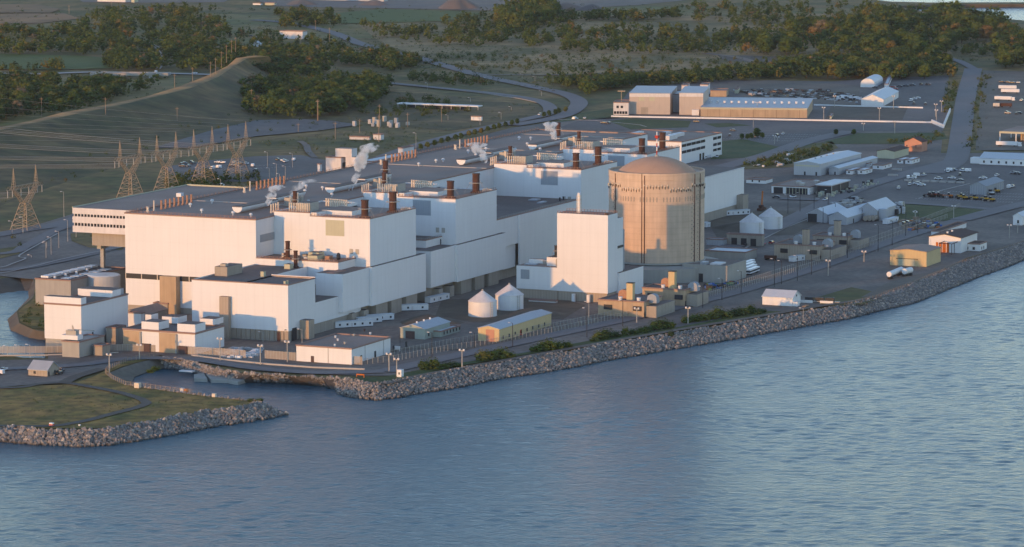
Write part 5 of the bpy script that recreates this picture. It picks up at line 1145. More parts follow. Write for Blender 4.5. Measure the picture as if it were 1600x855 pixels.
lorry('white lorry trailer, rearmost of two in the upper right yard', (1560, 140.3), (1588, 140.8), cab=False); lorry('white lorry trailer, just in front of the rearmost in the upper right yard', (1564, 146), (1592.5, 146.6), cab=False)
lorry('white lorry trailer with rounded cab in the upper right yard', (1553.7, 157.5), (1580, 158.3)); lorry('dark red container in the upper right yard', (1562, 168.5), (1581, 168.8), 'rust', cab=False); lorry('pale pink container left of the dark red one', (1551.6, 168.6), (1561.5, 168.8), 'pipe_white', cab=False)
lorry('white articulated lorry parked in front of the pale canopy', (1556, 229), (1589.5, 230))
lorry('rusty orange container on the yard left of the shaded generator building', (1194, 407), (1211, 408), 'rust', 2.8, False)
def bus(label, px, py, ln=17):
    x, y = G(px, py); t = thing('bus', label, 'bus', x, y, .1, R(2), 'white buses parked side by side')
    MB().box(0, ln, 0, 2.6, .9, 1.6).box(0, ln, 0, 2.6, 2.5, 3.2).box(.2, ln-.2, .1, 2.5, 3.2, 3.35).build('body', 'car_white', t); MB().box(.05, ln-.05, .05, 2.55, 1.6, 2.5).build('windows', 'black_glass', t)
    for q in (.15, .8): MB().tube((ln*q, -.05, .5), (ln*q, 2.65, .5), .5, 10).build('wheel', 'tyre', t)
for i, (a, b_) in enumerate(((1172, 431), (1168, 427.5), (1166, 423.5), (1165, 420))): bus(('nearest', 'second', 'third', 'farthest')[i]+' of the four white buses beside the concrete annex', a, b_)
# tanker lorry near the yellow shed
def tanker(label, p1, p2, r_=1.45, legs=True):
    a = G(*p1); b_ = G(*p2); L_ = math.hypot(b_[0]-a[0], b_[1]-a[1]); an = math.atan2(b_[1]-a[1], b_[0]-a[0]); t = thing('tanker', label, 'tanker', a[0], a[1], .1, an, 'white tankers on the shore gravel')
    MB().tube((0, 0, 3), (L_, 0, 3), r_, 16).build('tank_shell', 'white_paint', t)
    mb = MB()
    for q in (.1, .75, .88): mb.tube((L_*q, -1.3, .6), (L_*q, 1.3, .6), .6, 10)
    mb.build('wheels', 'tyre', t, kind='stuff'); MB().box(0, L_, -.5, .5, .8, 1.3).build('chassis', 'dark', t)
    if legs: MB().box(L_+.2, L_+3, -1.3, 1.3, .6, 3.6).build('cab', 'car_blue', t)
tanker('long white tanker lorry parked in front of the pale yellow shed', (1389, 437.5), (1408, 429.5)); tanker('short white tank trailer right of the long tanker', (1413, 433), (1423, 430.5), 1.6, False)
# cars
def carproto(m, kind):
    t = thing('parked_car', 'car', 'car', 0, 0)
    mb = MB(); prof = [(0, .45), (0, .95), (.35, 1.0), (4.3, .95), (4.5, .8), (4.5, .45)]
    mb.add([(x, -.85, z) for x, z in prof]+[(x, .85, z) for x, z in prof], [(0, 5, 4, 3, 2, 1), (6, 7, 8, 9, 10, 11)]+[(i, (i+1) % 6, 6+(i+1) % 6, 6+i) for i in range(6)])
    if kind == 'van': mb.box(.1, 3.4, -.85, .85, .95, 1.9)
    elif kind == 'pickup': mb.box(0, 1.9, -.85, -.7, .95, 1.25).box(0, 1.9, .7, .85, .95, 1.25)
    mb.build('body', m, t)
    c = MB(); x0, x1, x2, x3 = {'car': (.5, 1.0, 2.9, 3.5), 'pickup': (1.9, 2.1, 3.0, 3.5), 'van': (3.4, 3.4, 3.6, 4.1)}[kind]
    c.add([(x0, -.78, .95), (x3, -.78, .95), (x2, -.65, 1.5), (x1, -.65, 1.5), (x0, .78, .95), (x3, .78, .95), (x2, .65, 1.5), (x1, .65, 1.5)], [(0, 1, 2, 3), (7, 6, 5, 4), (0, 4, 5, 1), (1, 5, 6, 2), (3, 2, 6, 7), (0, 3, 7, 4)]); c.build('cabin', 'black_glass', t)
    w = MB().tube((.9, -.9, .33), (.9, -.65, .33), .33, 8); 
    for xx, yy in ((.9, -.88), (.9, .66), (3.6, -.88), (3.6, .66)): MB().tube((xx, yy, .33), (xx, yy+.22, .33), .33, 8).build('wheel', 'tyre', t)
    return t
PR = [carproto(m, k) for m, k in (('car_white', 'car'), ('car_white', 'van'), ('car_white', 'pickup'), ('car_dark', 'car'), ('car_grey', 'car'), ('car_red', 'car'), ('car_blue', 'car'))]
PN = ['white car', 'white van', 'white pickup', 'dark car', 'grey car', 'red car', 'blue car']; used = set()
LOT = [('parked in the hill car park behind the pylons', [(345,256,2),(352,256.5,2),(364,256,0),(394,262,1),(380,258,3),(388,258,0),(372,260,4),(432,252,3),(440,253,2),(449,254,0),(458,253,1),(346,264,1),(402,268,3)]),
 ('parked in the lot among the pylons', [(286,258,3),(292,257.5,4),(298,256,3),(304,257,3),(290,262,3),(297,261,4),(345,293,1),(335,265,1),(366,262,3)]),
 ('parked in the lot beyond the turbine hall', [(896,188,1),(903,187.4,0),(913,187,2),(948,194,3),(953,194,3),(1093,192,3)]), ('parked on the big north lot', [(1140,214,3),(1212,214,3),(1187,216,4),(1150,206,3),(1223,212,0)]),
 ('parked in front of the office block', [(1075,252,1),(1081,251.5,2),(1089,250.5,0),(1102,249,0),(1112,248,1),(1120,247.5,0)]),
 ('parked in front of the low white office', [(1236,310,2),(1242,309.5,0),(1219,311,3),(1288,315,0)]),
 ('parked on the east lot', [(1419,281,1),(1427,279.5,2),(1432,281,0),(1421,291,0),(1439,289.5,0),(1446,292,0),(1481,271,2),(1488,269,1),(1495,268.5,4),(1493,281,0),(1472,282,0),(1506,268,0),(1512,268.5,2),(1517,270,1),(1542,281,0),(1556,277,0),(1506,285,3),(1575,296,1),(1580,294.5,2),(1590,273,4),(1595,274,3),(1404,297,0),(1437,277,1),(1442,276.5,0),(1500,276,3)]),
 ('on the forest overpass road', [(243,114.6,1),(308,116,0),(376,118.6,0)]), ('on the curving service road', [(842,181,5),(846,180.5,0)]), ('parked beside the plain grey warehouse', [(405,59,0),(413,60,0),(420,59.5,3),(395,58,3)]),
 ('parked by the cottage', [(6,587,1),(10,580,2),(97,585,3),(100,583,3)]), ('parked beside the garage', [(1196,384,5),(1203,383,5),(1165,385,3)]), ('in the yard of the white tent hall', [(1425,159,1),(1432,157,0),(1438,155.5,0),(1428,164,3),(1446,165,3)]),
 ('in the back compound', [(1372,139,3),(1400,138,5),(1403,141,5),(1420,136,3),(1430,135,3),(1438,134,3),(1448,134,3),(1455,134,3),(1410,137,3)]),
 ('parked on the upper right yard', [(1570,130,3),(1578,130.3,3),(1586,131,3),(1594,131,0),(1572,178,3),(1580,179,4),(1588,180,3),(1597,179,3),(1595,159,0)]),
 ('by the fence near the gable warehouses', [(1410,353,5),(1420,350,3),(1450,354,4)])]
OR = ['first', 'second', 'third', 'fourth', 'fifth', 'sixth', 'seventh', 'eighth', 'ninth', 'tenth', 'eleventh', 'twelfth', 'thirteenth', 'fourteenth']
for where, cars in LOT:
    cnt = {}; tot = {}
    for c_ in cars: tot[c_[2]] = tot.get(c_[2], 0)+1
    for px, py, k in sorted(cars):
        cnt[k] = cnt.get(k, 0)+1; base = PN[k]+' '+where
        lab = base if tot[k] == 1 else OR[cnt[k]-1]+' '+PN[k]+' from the left '+where
        x, y = G(px, py); rz = random.choice([R(2), R(92), R(178), R(16), R(86)])
        if k in used: o = copy_tree(PR[k], (x, y, .45), rz, lab)
        else: o = PR[k]; used.add(k); o['label'] = lab; o.location = (x, y, .45); o.rotation_euler = (0, 0, rz)
        o['group'] = 'cars '+where; s_ = 1.25 if px > 1200 else 1.15; o.scale = (s_, s_, s_)
for k in range(7):
    if k not in used:
        for ch in list(PR[k].children): bpy.data.objects.remove(ch)
        bpy.data.objects.remove(PR[k])
# yellow graders
def grader(label, px, py, m):
    x, y = G(px, py); t = thing('grader', label, 'construction vehicle', x, y, .2, R(random.uniform(60, 120)), 'construction vehicles on the east lot')
    MB().box(0, 3, -1, 1, 1.2, 2.2).box(3, 7, -.25, .25, 1.7, 2.1).build('body', m, t); MB().box(2.2, 3.6, -.8, .8, 2.1, 3.5).build('cab', 'black_glass', t); MB().box(4, 4.3, -1.8, 1.8, .3, 1.2).build('blade', 'galvanised', t)
    for xx in (.4, 2, 6.6): MB().tube((xx, -1.2, .75), (xx, 1.2, .75), .75, 10).build('wheel_pair', 'tyre', t)
for i, (a, b_, m) in enumerate(((1459, 309, 'rust'), (1465, 308.5, 'red_paint'), (1473, 309, 'rust'), (1489, 310, 'orange_paint'), (1507, 311, 'yellow_paint'), (1511, 313, 'yellow_paint'), (1527, 313.5, 'yellow_paint'), (1545, 315, 'yellow_paint'), (1554, 316, 'yellow_paint'), (1552, 305.5, 'white_paint'), (1562, 302, 'yellow_paint'))):
    grader(OR[i]+' construction machine from the left in the row on the east lot, '+{'rust': 'rusty red', 'red_paint': 'red', 'orange_paint': 'orange', 'yellow_paint': 'yellow', 'white_paint': 'white'}[m], a, b_, m)
# crane at east annex
x, y = G(1190, 330); t = thing('mobile_crane', 'red mobile crane with raised jib behind the eastern silos', 'crane', x, y); MB().box(-5, 5, -1.4, 1.4, .8, 2.2).build('carrier', 'rust', t); MB().tube((0, 0, 2), (7, 2, 12), .5, 4).build('jib', 'orange_paint', t); MB().box(-2, 1, -1.3, 1.3, 2.2, 4).build('cab', 'rust', t)
# heaps of junk, crates, pipes
def clutter(name, label, cat, region, n, mats, s=(.8, 2.5), hh=(.5, 2), px=None):
    xs = [p[0] for p in region]; ys = [p[1] for p in region]; by = {}
    for i in range(n):
        while True:
            a, b_ = random.uniform(min(xs), max(xs)), random.uniform(min(ys), max(ys))
            if inside(a, b_, region): break
        x, y = G(a, b_); m = random.choice(mats); mb = by.setdefault(m, MB()); L_, W_, h_ = random.uniform(*s), random.uniform(*s), random.uniform(*hh); mb.box(x, x+L_, y, y+W_, 0, h_)
    root = thing(name, label, cat, 0, 0); root['kind'] = 'stuff'
    for m, mb in by.items(): mb.build('loose_goods', m, root, kind='stuff')
def inside(x, y, P):
    c = False; n = len(P); j = n-1
    for i in range(n):
        if (P[i][1] > y) != (P[j][1] > y) and x < (P[j][0]-P[i][0])*(y-P[i][1])/(P[j][1]-P[i][1])+P[i][0]: c = not c
        j = i
    return c
clutter('salvage_yard', 'crowded salvage yard of dark and pale stacks behind the long tan warehouse', 'stored goods', [(1140,142),(1180,140),(1290,142),(1345,153),(1340,162),(1280,156),(1180,152)], 300, ['dark', 'earth', 'rust', 'earth', 'tarp', 'wood', 'sheet_grey', 'rust', 'dark'], (1.2, 4), (.5, 2.0))
clutter('material_pile', 'colourful stored material below the green lawn left of the brown roofed workshop', 'stored goods', [(1405,348),(1440,344),(1475,350),(1470,360),(1420,362)], 90, ['orange_paint', 'blue_paint', 'wood', 'dark', 'galvanised', 'wood', 'earth'], (1, 4), (.6, 2.2))
clutter('stored_pipework', 'white rounded lengths and crates stored in the round yard before the annex', 'stored goods', [(345,551),(372,546),(405,545),(412,553),(400,560),(370,563),(340,561)], 70, ['white_paint', 'white_band', 'tarp', 'roof_pale'], (1, 3.4), (.6, 1.6))
clutter('rooftop_goods', 'dark and pale racks stored around the small transformer lot by the white gable halls', 'stored goods', [(1390,326),(1412,324),(1415,336),(1392,338)], 40, ['dark', 'galvanised', 'roof_pale', 'sheet_grey'], (.8, 2.5), (1.5, 5))
clutter('stored_drums', 'blue and dark covered stacks along the shaded side of the concrete annex', 'stored goods', [(1105,449),(1150,444),(1152,450),(1108,455)], 50, ['dark', 'blue_paint', 'green_paint', 'dark'], (1, 4), (.8, 2.4))
clutter('container_row', 'pale barriers and white boxes lined along the lot below the white tent hall', 'stored goods', [(1312,150),(1345,154),(1345,158),(1308,157)], 40, ['white_paint', 'white_band', 'dark'], (1.5, 5), (1, 2.4))
clutter('pipe_stack', 'dark pipe stacks under the gable warehouse wall by the long fence', 'stored goods', [(1305,320),(1340,310),(1350,316),(1325,326)], 60, ['dark', 'galvanised', 'tarp'], (1, 4), (.5, 1.8))
clutter('steel_frames', 'jumbled scaffolding and frames under the trees beside the open canopy', 'stored goods', [(1270,300),(1330,294),(1372,283),(1375,289),(1330,303),(1280,315)], 90, ['dark', 'green_clad', 'cream_clad', 'galvanised'], (.6, 2.5), (.6, 3))
clutter('barrier_goods', 'white and pale leftovers among the shrubs between lot and grey hall', 'stored goods', [(1165,262),(1210,252),(1240,240),(1236,258),(1190,266)], 18, ['white_paint', 'white_band', 'tarp'], (1, 5), (.6, 2))
for i in range(7):
    x, y = G(1424+i*13.5, 284.5+i*.55); o = MB().box(0, 3, 0, 5, 0, 1.2).build('concrete_block', 'kerb'); o.location = (x, y, .3); tag(o, OR[i]+' pale concrete block from the left in the row across the east lot', 'concrete block', 'row of concrete blocks')
for i, (a, b_, lab) in enumerate(((1330, 263.5, 'left'), (1402, 276.5, 'middle'), (1408, 267.5, 'right'))):
    x, y = G(a, b_); o = MB().box(0, 2, 0, 7, 0, 1.4).build('concrete_barrier', 'kerb'); o.location = (x, y, .3); tag(o, lab+' pale barrier near the trailers by the grey hall', 'barrier', 'pale barriers by the trailers')
# painted bay lines on the parking lots (flat print on the asphalt)
def baylines(p0, p1, rows, gap, n, ln=5.0, z=.52):
    a = G(*p0); b_ = G(*p1); dx, dy = b_[0]-a[0], b_[1]-a[1]; l = math.hypot(dx, dy); ux, uy = dx/l, dy/l; vx, vy = -uy, ux
    mb = MB()
    for r_ in range(rows):
        for i in range(n):
            x = a[0]+ux*l*i/(n-1)+vx*gap*r_; y = a[1]+uy*l*i/(n-1)+vy*gap*r_; w = .13
            mb.add([(x-ux*w, y-uy*w, z), (x+ux*w, y+uy*w, z), (x+ux*w+vx*ln, y+uy*w+vy*ln, z), (x-ux*w+vx*ln, y-uy*w+vy*ln, z)], [(0, 1, 2, 3)])
    o = mb.build('bay_lines', 'line', kind='stuff'); return tag(o, 'white painted parking bay lines on the dark lots', 'road marking')
baylines((1430, 312), (1580, 318), 4, 17, 34); baylines((1130, 218), (1250, 222), 4, 18, 30); baylines((320, 268), (460, 262), 2, 17, 26)
# white kiosk on the seafront corner, sign frames, hatch slab
t = thing('kiosk', 'small white box kiosk at the bend of the boulder shore', 'kiosk', *G(627, 591), .2); MB().box(0, 2.6, 0, 2.2, 0, 3.6, 0, 1).build('body', ['white_paint', 'roof_pale'], t); west(t, 'hatch', .7, 1.4, 1.4, 2.4, 'dark')
o = MB().box(0, .3, 0, 3.2, .8, 2.6).box(0, .3, 0, .3, 0, .8).box(0, .3, 2.9, 3.2, 0, .8).build('notice_board', 'white_paint'); o.location = (*G(625, 550), .1); tag(o, 'white notice board on the grass right of the lit flat warehouse', 'board')
o = MB().box(0, .4, 0, 4, 1.4, 2.0).box(0, .3, 0, .3, 0, 1.4).box(0, .3, 3.7, 4, 0, 1.4).build('barrier_gate', 'orange_paint'); o.location = (*G(569, 592), .1); tag(o, 'orange lit low barrier on the grass at the shore bend', 'barrier')
o = MB().box(0, 3, 0, 7, 0, .5).build('slipway_boat', 'white_paint'); o.location = (*G(300, 581.5, -2.4), -2.6); tag(o, 'small white flat boat beside the boulders of the inlet', 'boat')
for i, (a, b_, lab) in enumerate(((217, 608, 'orange lit boulder on the inner edge of the jetty'), (286, 613.5, 'small white and rust bollard box on the inner jetty edge'), (292, 614.5, 'rusty crate beside the bollard box on the inner jetty edge'), (336, 622, 'small beige cabinet farther along the inner jetty edge'), (82, 668, 'red and white life buoy box on the front jetty track'), (21, 667, 'tiny white marker post at the left on the jetty track'), (125, 667, 'tiny white marker post right of the red and white box'))):
    s_ = 1.5 if i != 0 else 2.2
    if 'marker' in lab: s_ = .7
    o = MB().box(0, s_, 0, s_*1.1, 0, s_*1.1).build('jetty_box', 'pipe_white' if i in (0, 3) else ('orange_paint' if i in (2,) else 'white_paint')); o.location = (*G(a, b_), .2); tag(o, lab, 'box')
    if i == 4: MB().box(-.05, s_+.05, -.05, s_*1.1+.05, s_*.35, s_*.75).build('red_band', 'red_paint', o)
# ------------------------------------------------------------------ poles and lamps
def pole(px, pb_, pt, kind, label, grp, cat='lamp post', z0=0):
    x, y = G(px, pb_, z0); hz = zat(pt, x, y)-z0
    t = thing({'lamp': 'lamp_post', 'flood': 'floodlight_mast', 'wood': 'utility_pole', 'post': 'marker_post', 'tall': 'light_mast'}[kind], label, cat, x, y, z0, 0, grp)
    m = {'lamp': 'galvanised', 'flood': 'galvanised', 'wood': 'wood', 'post': 'white_band', 'tall': 'dark'}[kind]; r0 = {'lamp': .16, 'flood': .28, 'wood': .26, 'post': .35, 'tall': .2}[kind]
    MB().cyl(0, 0, -.2, hz, r0, r0*.7, 6).build('post', m, t)
    if kind in ('lamp', 'tall'): MB().tube((0, 0, hz-.1), (-.6, 1.4, hz+.25), .09).build('arm', m, t); MB().box(-1.0, -.3, 1.0, 2.1, hz+.15, hz+.4).build('lamp_head', 'white_band', t)
    elif kind == 'flood': MB().box(-.3, .3, -1.4, 1.4, hz-.5, hz-.3).build('crossbar', m, t); [MB().box(-.6, .1, q, q+.8, hz-.3, hz+.5).build('floodlight', 'white_band', t) for q in (-1.4, .6)]
    elif kind == 'wood': MB().box(-.12, .12, -1.6, 1.6, hz-1.6, hz-1.35).build('crossarm', m, t); [MB().cyl(0, q, hz-1.35, hz-.9, .12, .1, 6).build('insulator', 'dark', t) for q in (-1.4, 1.4)]
    return t
def series(fmt, grp, kind, lst, cat='lamp post', z0=0):
    for i, (px, b_, tp) in enumerate(sorted(lst)): pole(px, b_, tp, kind, fmt % OR[i] if i < len(OR) else fmt % ('%dth' % (i+1)), grp, cat, z0)
series('%s wooden pole from the left on the sunlit ridge', 'wooden poles along the ridge', 'wood', [(165,170+10,152),(273,142,115),(301,134,105),(329,125,96),(337,121,90),(346,106,80),(354,98,70),(362,83,62),(368,81,58)], 'pole', 12)
series('%s wooden pole from the left on the hillside and switchyard behind the hall', 'wooden poles behind the hall', 'wood', [(393,172,139),(277,197,167),(497,190,155),(466,207,192),(496,190,156),(524,218,190),(562,208,186),(593,200,163),(637,199,176),(592,222,180),(65,183,152)], 'pole')
series('%s pole from the left in the fields along the top', 'field poles near the top edge', 'wood', [(108,22,8),(174,20,2),(257,18,6),(515,72,43),(493,50,31),(421,76,64),(470,72,58),(690,192,166)], 'pole')
series('%s white pillar pole from the left near the inlet fence', 'white poles along the inlet', 'flood', [(171,583,554),(218,563,539),(344,565,529),(407,571,549-9),(449,567,534),(578,563-6,535)], 'mast')
series('%s pale mast from the left on the seafront strip', 'pale masts along the seafront', 'flood', [(608,582,553),(620,590,561),(722,576,547),(1075,507,481),(995,505,482)], 'mast')
series('%s tall dark lamp post from the left along the perimeter road', 'dark lamp posts along the perimeter road', 'tall', [(675,560,520),(741,545,520),(801,543,505),(917,528,482),(973,511,470),(1098,482,448),(1128,470,436),(1158,459,424),(1210,449,405),(1221,445,408),(1246,440,400),(1268,430,392),(1297,420,385),(1324,405,365),(1372,394,352),(1394,384,345),(1415,370,332),(1434,366,330)])
series('%s dark lamp post from the left along the yard road past the silos', 'dark lamp posts along the yard road', 'tall', [(1231,335,305),(1250,332,302),(1272,328,300),(1294,322,297),(1286,350,325),(1305,342,318),(1347,345,325)])
series('%s lamp post from the left beside the roads west of the hall', 'lamp posts west of the hall', 'lamp', [(100,340,300),(19,365,346),(36,365,340),(72,404,380),(80,399,371),(92,388,362),(106,378,344),(119,372,342),(73,388,378),(49,403,399),(12,557,541),(47,558,539),(30,552,540)])
series('%s lamp post from the left along the car parks behind the hall', 'lamp posts behind the hall', 'lamp', [(310,283,262),(345,305,280),(376,285,260),(421,285,263),(432,290,256),(446,287,260),(457,263,240),(418,262,238),(437,300,272),(650,235,208),(273,312,292),(268,318,298),(1177,200,186)])
series('%s pale light mast from the left on the big lots at the upper right', 'light masts at the upper right', 'flood', [(1183,182,160),(1210,226,212),(1287,188,168),(1374,190,169),(1398,209,190),(1349,205,193),(1463,193,172),(1462,183,163),(1471,177,158),(1396,171,150),(1304,168,150),(1215,222,214)], 'mast')
series('%s white mast from the left on the gravel right of the yellow shed', 'white masts on the right shore ground', 'flood', [(1490,343,322),(1577,373,352),(1590,365,350),(1430,343,331)], 'mast')
series('%s white signal mast from the left on the shore gravel past the white shed', 'signal masts on the shore gravel', 'flood', [(1294,432,407),(1350,410,393)], 'mast')
series('%s lamp post from the left in front of the annex and generator buildings', 'lamp posts in front of the annex', 'lamp', [(411,535,519),(472,545,515),(920,508,472),(1255,500,482),(945,470,452)])
series('%s lamp post from the left along the road inside the curve', 'lamp posts along the service road', 'lamp', [(750,196,185),(783,187,176),(700,188,180),(668,140,130),(760,130,122),(846,150,142),(799,174,167),(735,160,153),(836,127,120),(816,122,116)])
# ------------------------------------------------------------------ fences
def fence(label, pts, h=3.2, step=3.0, m='chain_link', cat='fence', grp=None, pm='galvanised'):
    Pp = [G(*p) for p in pts]; x0, y0 = Pp[0]; t = thing('chain_link_fence', label, cat, x0, y0, .1, 0, grp)
    mb = MB()
    for a, b_ in zip(Pp, Pp[1:]): mb.add([(a[0]-x0, a[1]-y0, .1), (b_[0]-x0, b_[1]-y0, .1), (b_[0]-x0, b_[1]-y0, h-.3), (a[0]-x0, a[1]-y0, h-.3)], [(0, 1, 2, 3)])
    mb.build('mesh_panel', m, t); me = MB().box(-.07, .07, -.07, .07, -.1, h).mesh('post', pm); q = along(Pp, step)
    if len(q) > 280: q = along(Pp, step*len(q)/270)
    for x, y, a in q: o = link('post', me, t); o.location = (x-x0, y-y0, 0); 
    r_ = MB()
    for a, b_ in zip(Pp, Pp[1:]): r_.tube((a[0]-x0, a[1]-y0, h-.25), (b_[0]-x0, b_[1]-y0, h-.25), .06)
    r_.build('top_rail', pm, t)
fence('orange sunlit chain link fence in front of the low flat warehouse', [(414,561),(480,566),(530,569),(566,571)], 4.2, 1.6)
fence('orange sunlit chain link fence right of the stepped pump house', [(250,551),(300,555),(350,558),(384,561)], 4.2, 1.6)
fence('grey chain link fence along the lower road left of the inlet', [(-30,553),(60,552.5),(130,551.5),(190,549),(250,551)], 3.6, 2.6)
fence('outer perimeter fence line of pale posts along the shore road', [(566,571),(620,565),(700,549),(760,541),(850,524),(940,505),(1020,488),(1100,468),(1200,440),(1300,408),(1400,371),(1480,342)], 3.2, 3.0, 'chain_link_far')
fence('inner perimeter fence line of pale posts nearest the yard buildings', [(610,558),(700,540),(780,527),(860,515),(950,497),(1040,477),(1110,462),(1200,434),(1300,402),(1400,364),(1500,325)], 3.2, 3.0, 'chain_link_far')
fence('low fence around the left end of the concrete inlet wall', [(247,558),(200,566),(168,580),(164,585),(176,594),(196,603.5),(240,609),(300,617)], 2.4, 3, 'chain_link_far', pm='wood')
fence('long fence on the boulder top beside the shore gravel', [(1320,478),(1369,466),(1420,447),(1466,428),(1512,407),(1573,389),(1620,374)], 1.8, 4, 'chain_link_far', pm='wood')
# ------------------------------------------------------------------ pylons and lines
def pylon(label, px, pb_, hh=39):
    x, y = G(px, pb_); t = thing('lattice_pylon', label, 'pylon', x, y, 0, 0, 'lattice pylons behind the turbine hall')
    bw = 8.2; wz = hh*.42; ww = 2.6; bz = hh*.66; sx = 13.0; tz = hh
    m = 'tower_steel'; leg = [(sx_*bw, sy_*bw*.75) for sx_, sy_ in ((-1, -1), (1, -1), (1, 1), (-1, 1))]; wst = [(sx_*ww, sy_*ww*.8) for sx_, sy_ in ((-1, -1), (1, -1), (1, 1), (-1, 1))]
    for a, b_ in zip(leg, wst): MB().tube((*a, 0), (*b_, wz), .21, 4).build('leg', m, t)
    br = MB()
    for i in range(4):
        a0, a1, b0, b1 = leg[i], leg[(i+1) % 4], wst[i], wst[(i+1) % 4]; n = 5
        P0 = [tuple(a0[k]+(b0[k]-a0[k])*j/n for k in (0, 1))+(wz*j/n,) for j in range(n+1)]; P1 = [tuple(a1[k]+(b1[k]-a1[k])*j/n for k in (0, 1))+(wz*j/n,) for j in range(n+1)]
        for j in range(n): br.tube(P0[j], P1[j+1], .10, 3); br.tube(P1[j], P0[j+1], .10, 3); br.tube(P0[j+1], P1[j+1], .10, 3)
    br.build('lower_bracing', m, t)
    for s_ in (-1, 1):
        hb = MB(); arm = [((s_*sx-1.1), -1), ((s_*sx+1.1), -1), ((s_*sx+1.1), 1), ((s_*sx-1.1), 1)]; w4 = [(s_*ww*.3-.9, -ww*.7), (s_*ww+.4, -ww*.7), (s_*ww+.4, ww*.7), (s_*ww*.3-.9, ww*.7)]
        for a, b_ in zip(w4, arm): hb.tube((*a, wz), (*b_, bz), .17, 4)
        for i in range(4):
            a0, a1, b0, b1 = w4[i], w4[(i+1) % 4], arm[i], arm[(i+1) % 4]; n = 6
            for j in range(n):
                f0, f1 = j/n, (j+1)/n
                p = lambda A, Bq, f: (A[0]+(Bq[0]-A[0])*f, A[1]+(Bq[1]-A[1])*f, wz+(bz-wz)*f)
                hb.tube(p(a0, b0, f0), p(a1, b1, f1), .09, 3); hb.tube(p(a1, b1, f0), p(a0, b0, f1), .09, 3)
        hb.build('horn', m, t)
        pk = MB()
        for a in arm: pk.tube((*a, bz), (s_*sx, 0, tz), .11, 4)
        for j in range(1, 7):
            f = j/8; q = [(s_*sx+(a[0]-s_*sx)*(1-f), a[1]*(1-f), bz+(tz-bz)*f) for a in arm]
            for i in range(4): pk.tube(q[i], q[(i+1) % 4], .08, 3)
        pk.build('peak', m, t)
    ca = MB(); x0, x1 = -sx-7, sx+7
    for yy, zz in ((-1, bz), (1, bz), (-1, bz+2), (1, bz+2)): ca.tube((x0 if zz == bz else x0+3, yy, zz), (x1 if zz == bz else x1-3, yy, zz), .14, 4)
    n = 18
    for j in range(n):
        a = x0+(x1-x0)*j/n; b_ = x0+(x1-x0)*(j+1)/n
        for yy in (-1, 1): ca.tube((a, yy, bz+(2 if j % 2 else 0)), (b_, yy, bz+(0 if j % 2 else 2)), .08, 3)
    ca.build('crossarm', m, t)
    for q in (x0, -sx*.35, sx*.35, x1, -sx-1.5, sx+1.5): MB().tube((q, 0, bz), (q, 0, bz-4.4), .28, 6).build('insulator_string', 'galvanised', t)
    return x, y, bz, x0, x1, sx
PYL = [(40, 359, 'leftmost'), (204, 309, 'second'), (261, 299, 'third'), (318, 289, 'fourth'), (371, 279.5, 'rightmost')]
k = 0
for pi_, (px, py, n_) in enumerate(PYL):
    DX = (-150, -120, -10, 110, 240)[pi_]
    x, y, bz, x0, x1, sx = pylon('steel lattice pylon with two peaks, '+n_+' of the five in the row', px, py)
    for wi, q in enumerate((x0, -sx-1.5, -sx*.35, sx*.35, sx+1.5, x1)):
        mb = MB(); prev = None; NY = 22
        for j in range(NY+1):
            f = j/NY; p = (x+q*(1+1.6*f)+f*DX, y+f*620, bz-4.4+f*6-34*f*(1-f)*(.55+.12*wi))
            if prev: mb.tube(prev, p, .07, 3)
            prev = p
        o = mb.build('power_line', 'galvanised'); tag(o, ('outer left', 'second left', 'inner left', 'inner right', 'second right', 'outer right')[wi]+' wire running from the '+n_+' pylon over the hillside', 'power line', 'power lines over the hillside'); k += 1
    for s_ in (-1, 1):
        mb = MB(); prev = None
        for j in range(17):
            f = j/16; p = (x+s_*sx*(1+2.6*f)+f*DX, y+f*620, 39+f*6-30*f*(1-f)*.6)
            if prev: mb.tube(prev, p, .04, 3)
            prev = p
        o = mb.build('earth_wire', 'galvanised'); tag(o, ('left' if s_ < 0 else 'right')+' thin peak wire of the '+n_+' pylon over the hillside', 'power line', 'power lines over the hillside')
# ------------------------------------------------------------------ trees
def rotm(a):
    c, s = math.cos(a), math.sin(a); return np.array([[c, -s, 0], [s, c, 0], [0, 0, 1]])
def crown(rng, nc, nl, shape='round', leaf=.06):
    "unit crown: height about 1, radius about .5, base at z=.15"
    V = []; Fc = []; o = 0
    for i in range(nc):
        z = rng.uniform(0, 1); a = rng.uniform(0, 6.28)
        if shape == 'round': rad = .36*math.sin(math.pi*min(1, .18+z*.75))**.7; zz = .24+.62*z
        elif shape == 'tall': rad = .20*math.sin(math.pi*min(1, .2+z*.72))**.6; zz = .2+.7*z
        else: rad = .44*math.sin(math.pi*min(1, .25+z*.62)); zz = .12+.6*z
        rr = rad*math.sqrt(rng.uniform(.25, 1)); s = rng.uniform(.09, .17)*(1.0 if shape != 'tall' else .75)
        v = IV*(1+rng.uniform(-.25, .25, (12, 1)))*s*np.array([1, 1, .8]); V.append(v+np.array([rr*math.cos(a), rr*math.sin(a), zz])); Fc.append(IF+o); o += 12
    L = []
    for i in range(nl):
        z = rng.uniform(0, 1); a = rng.uniform(0, 6.28)
        rad = (.50 if shape == 'round' else .30 if shape == 'tall' else .56)*math.sin(math.pi*min(1, .15+z*.78))**.6; zz = .16+.80*z
        rr = rad*rng.uniform(.7, 1.04); c = np.array([rr*math.cos(a), rr*math.sin(a), zz]); L.append(c+rng.normal(0, leaf, (3, 3)))
    if nl:
        V.append(np.array(L).reshape(-1, 3)); Fc.append(np.arange(nl*3).reshape(-1, 3)+o)
    return np.concatenate(V), np.concatenate(Fc)
rngT = np.random.default_rng(11)
SHP = ['round', 'round', 'round', 'tall', 'bush', 'round', 'tall', 'bush', 'round', 'bush']
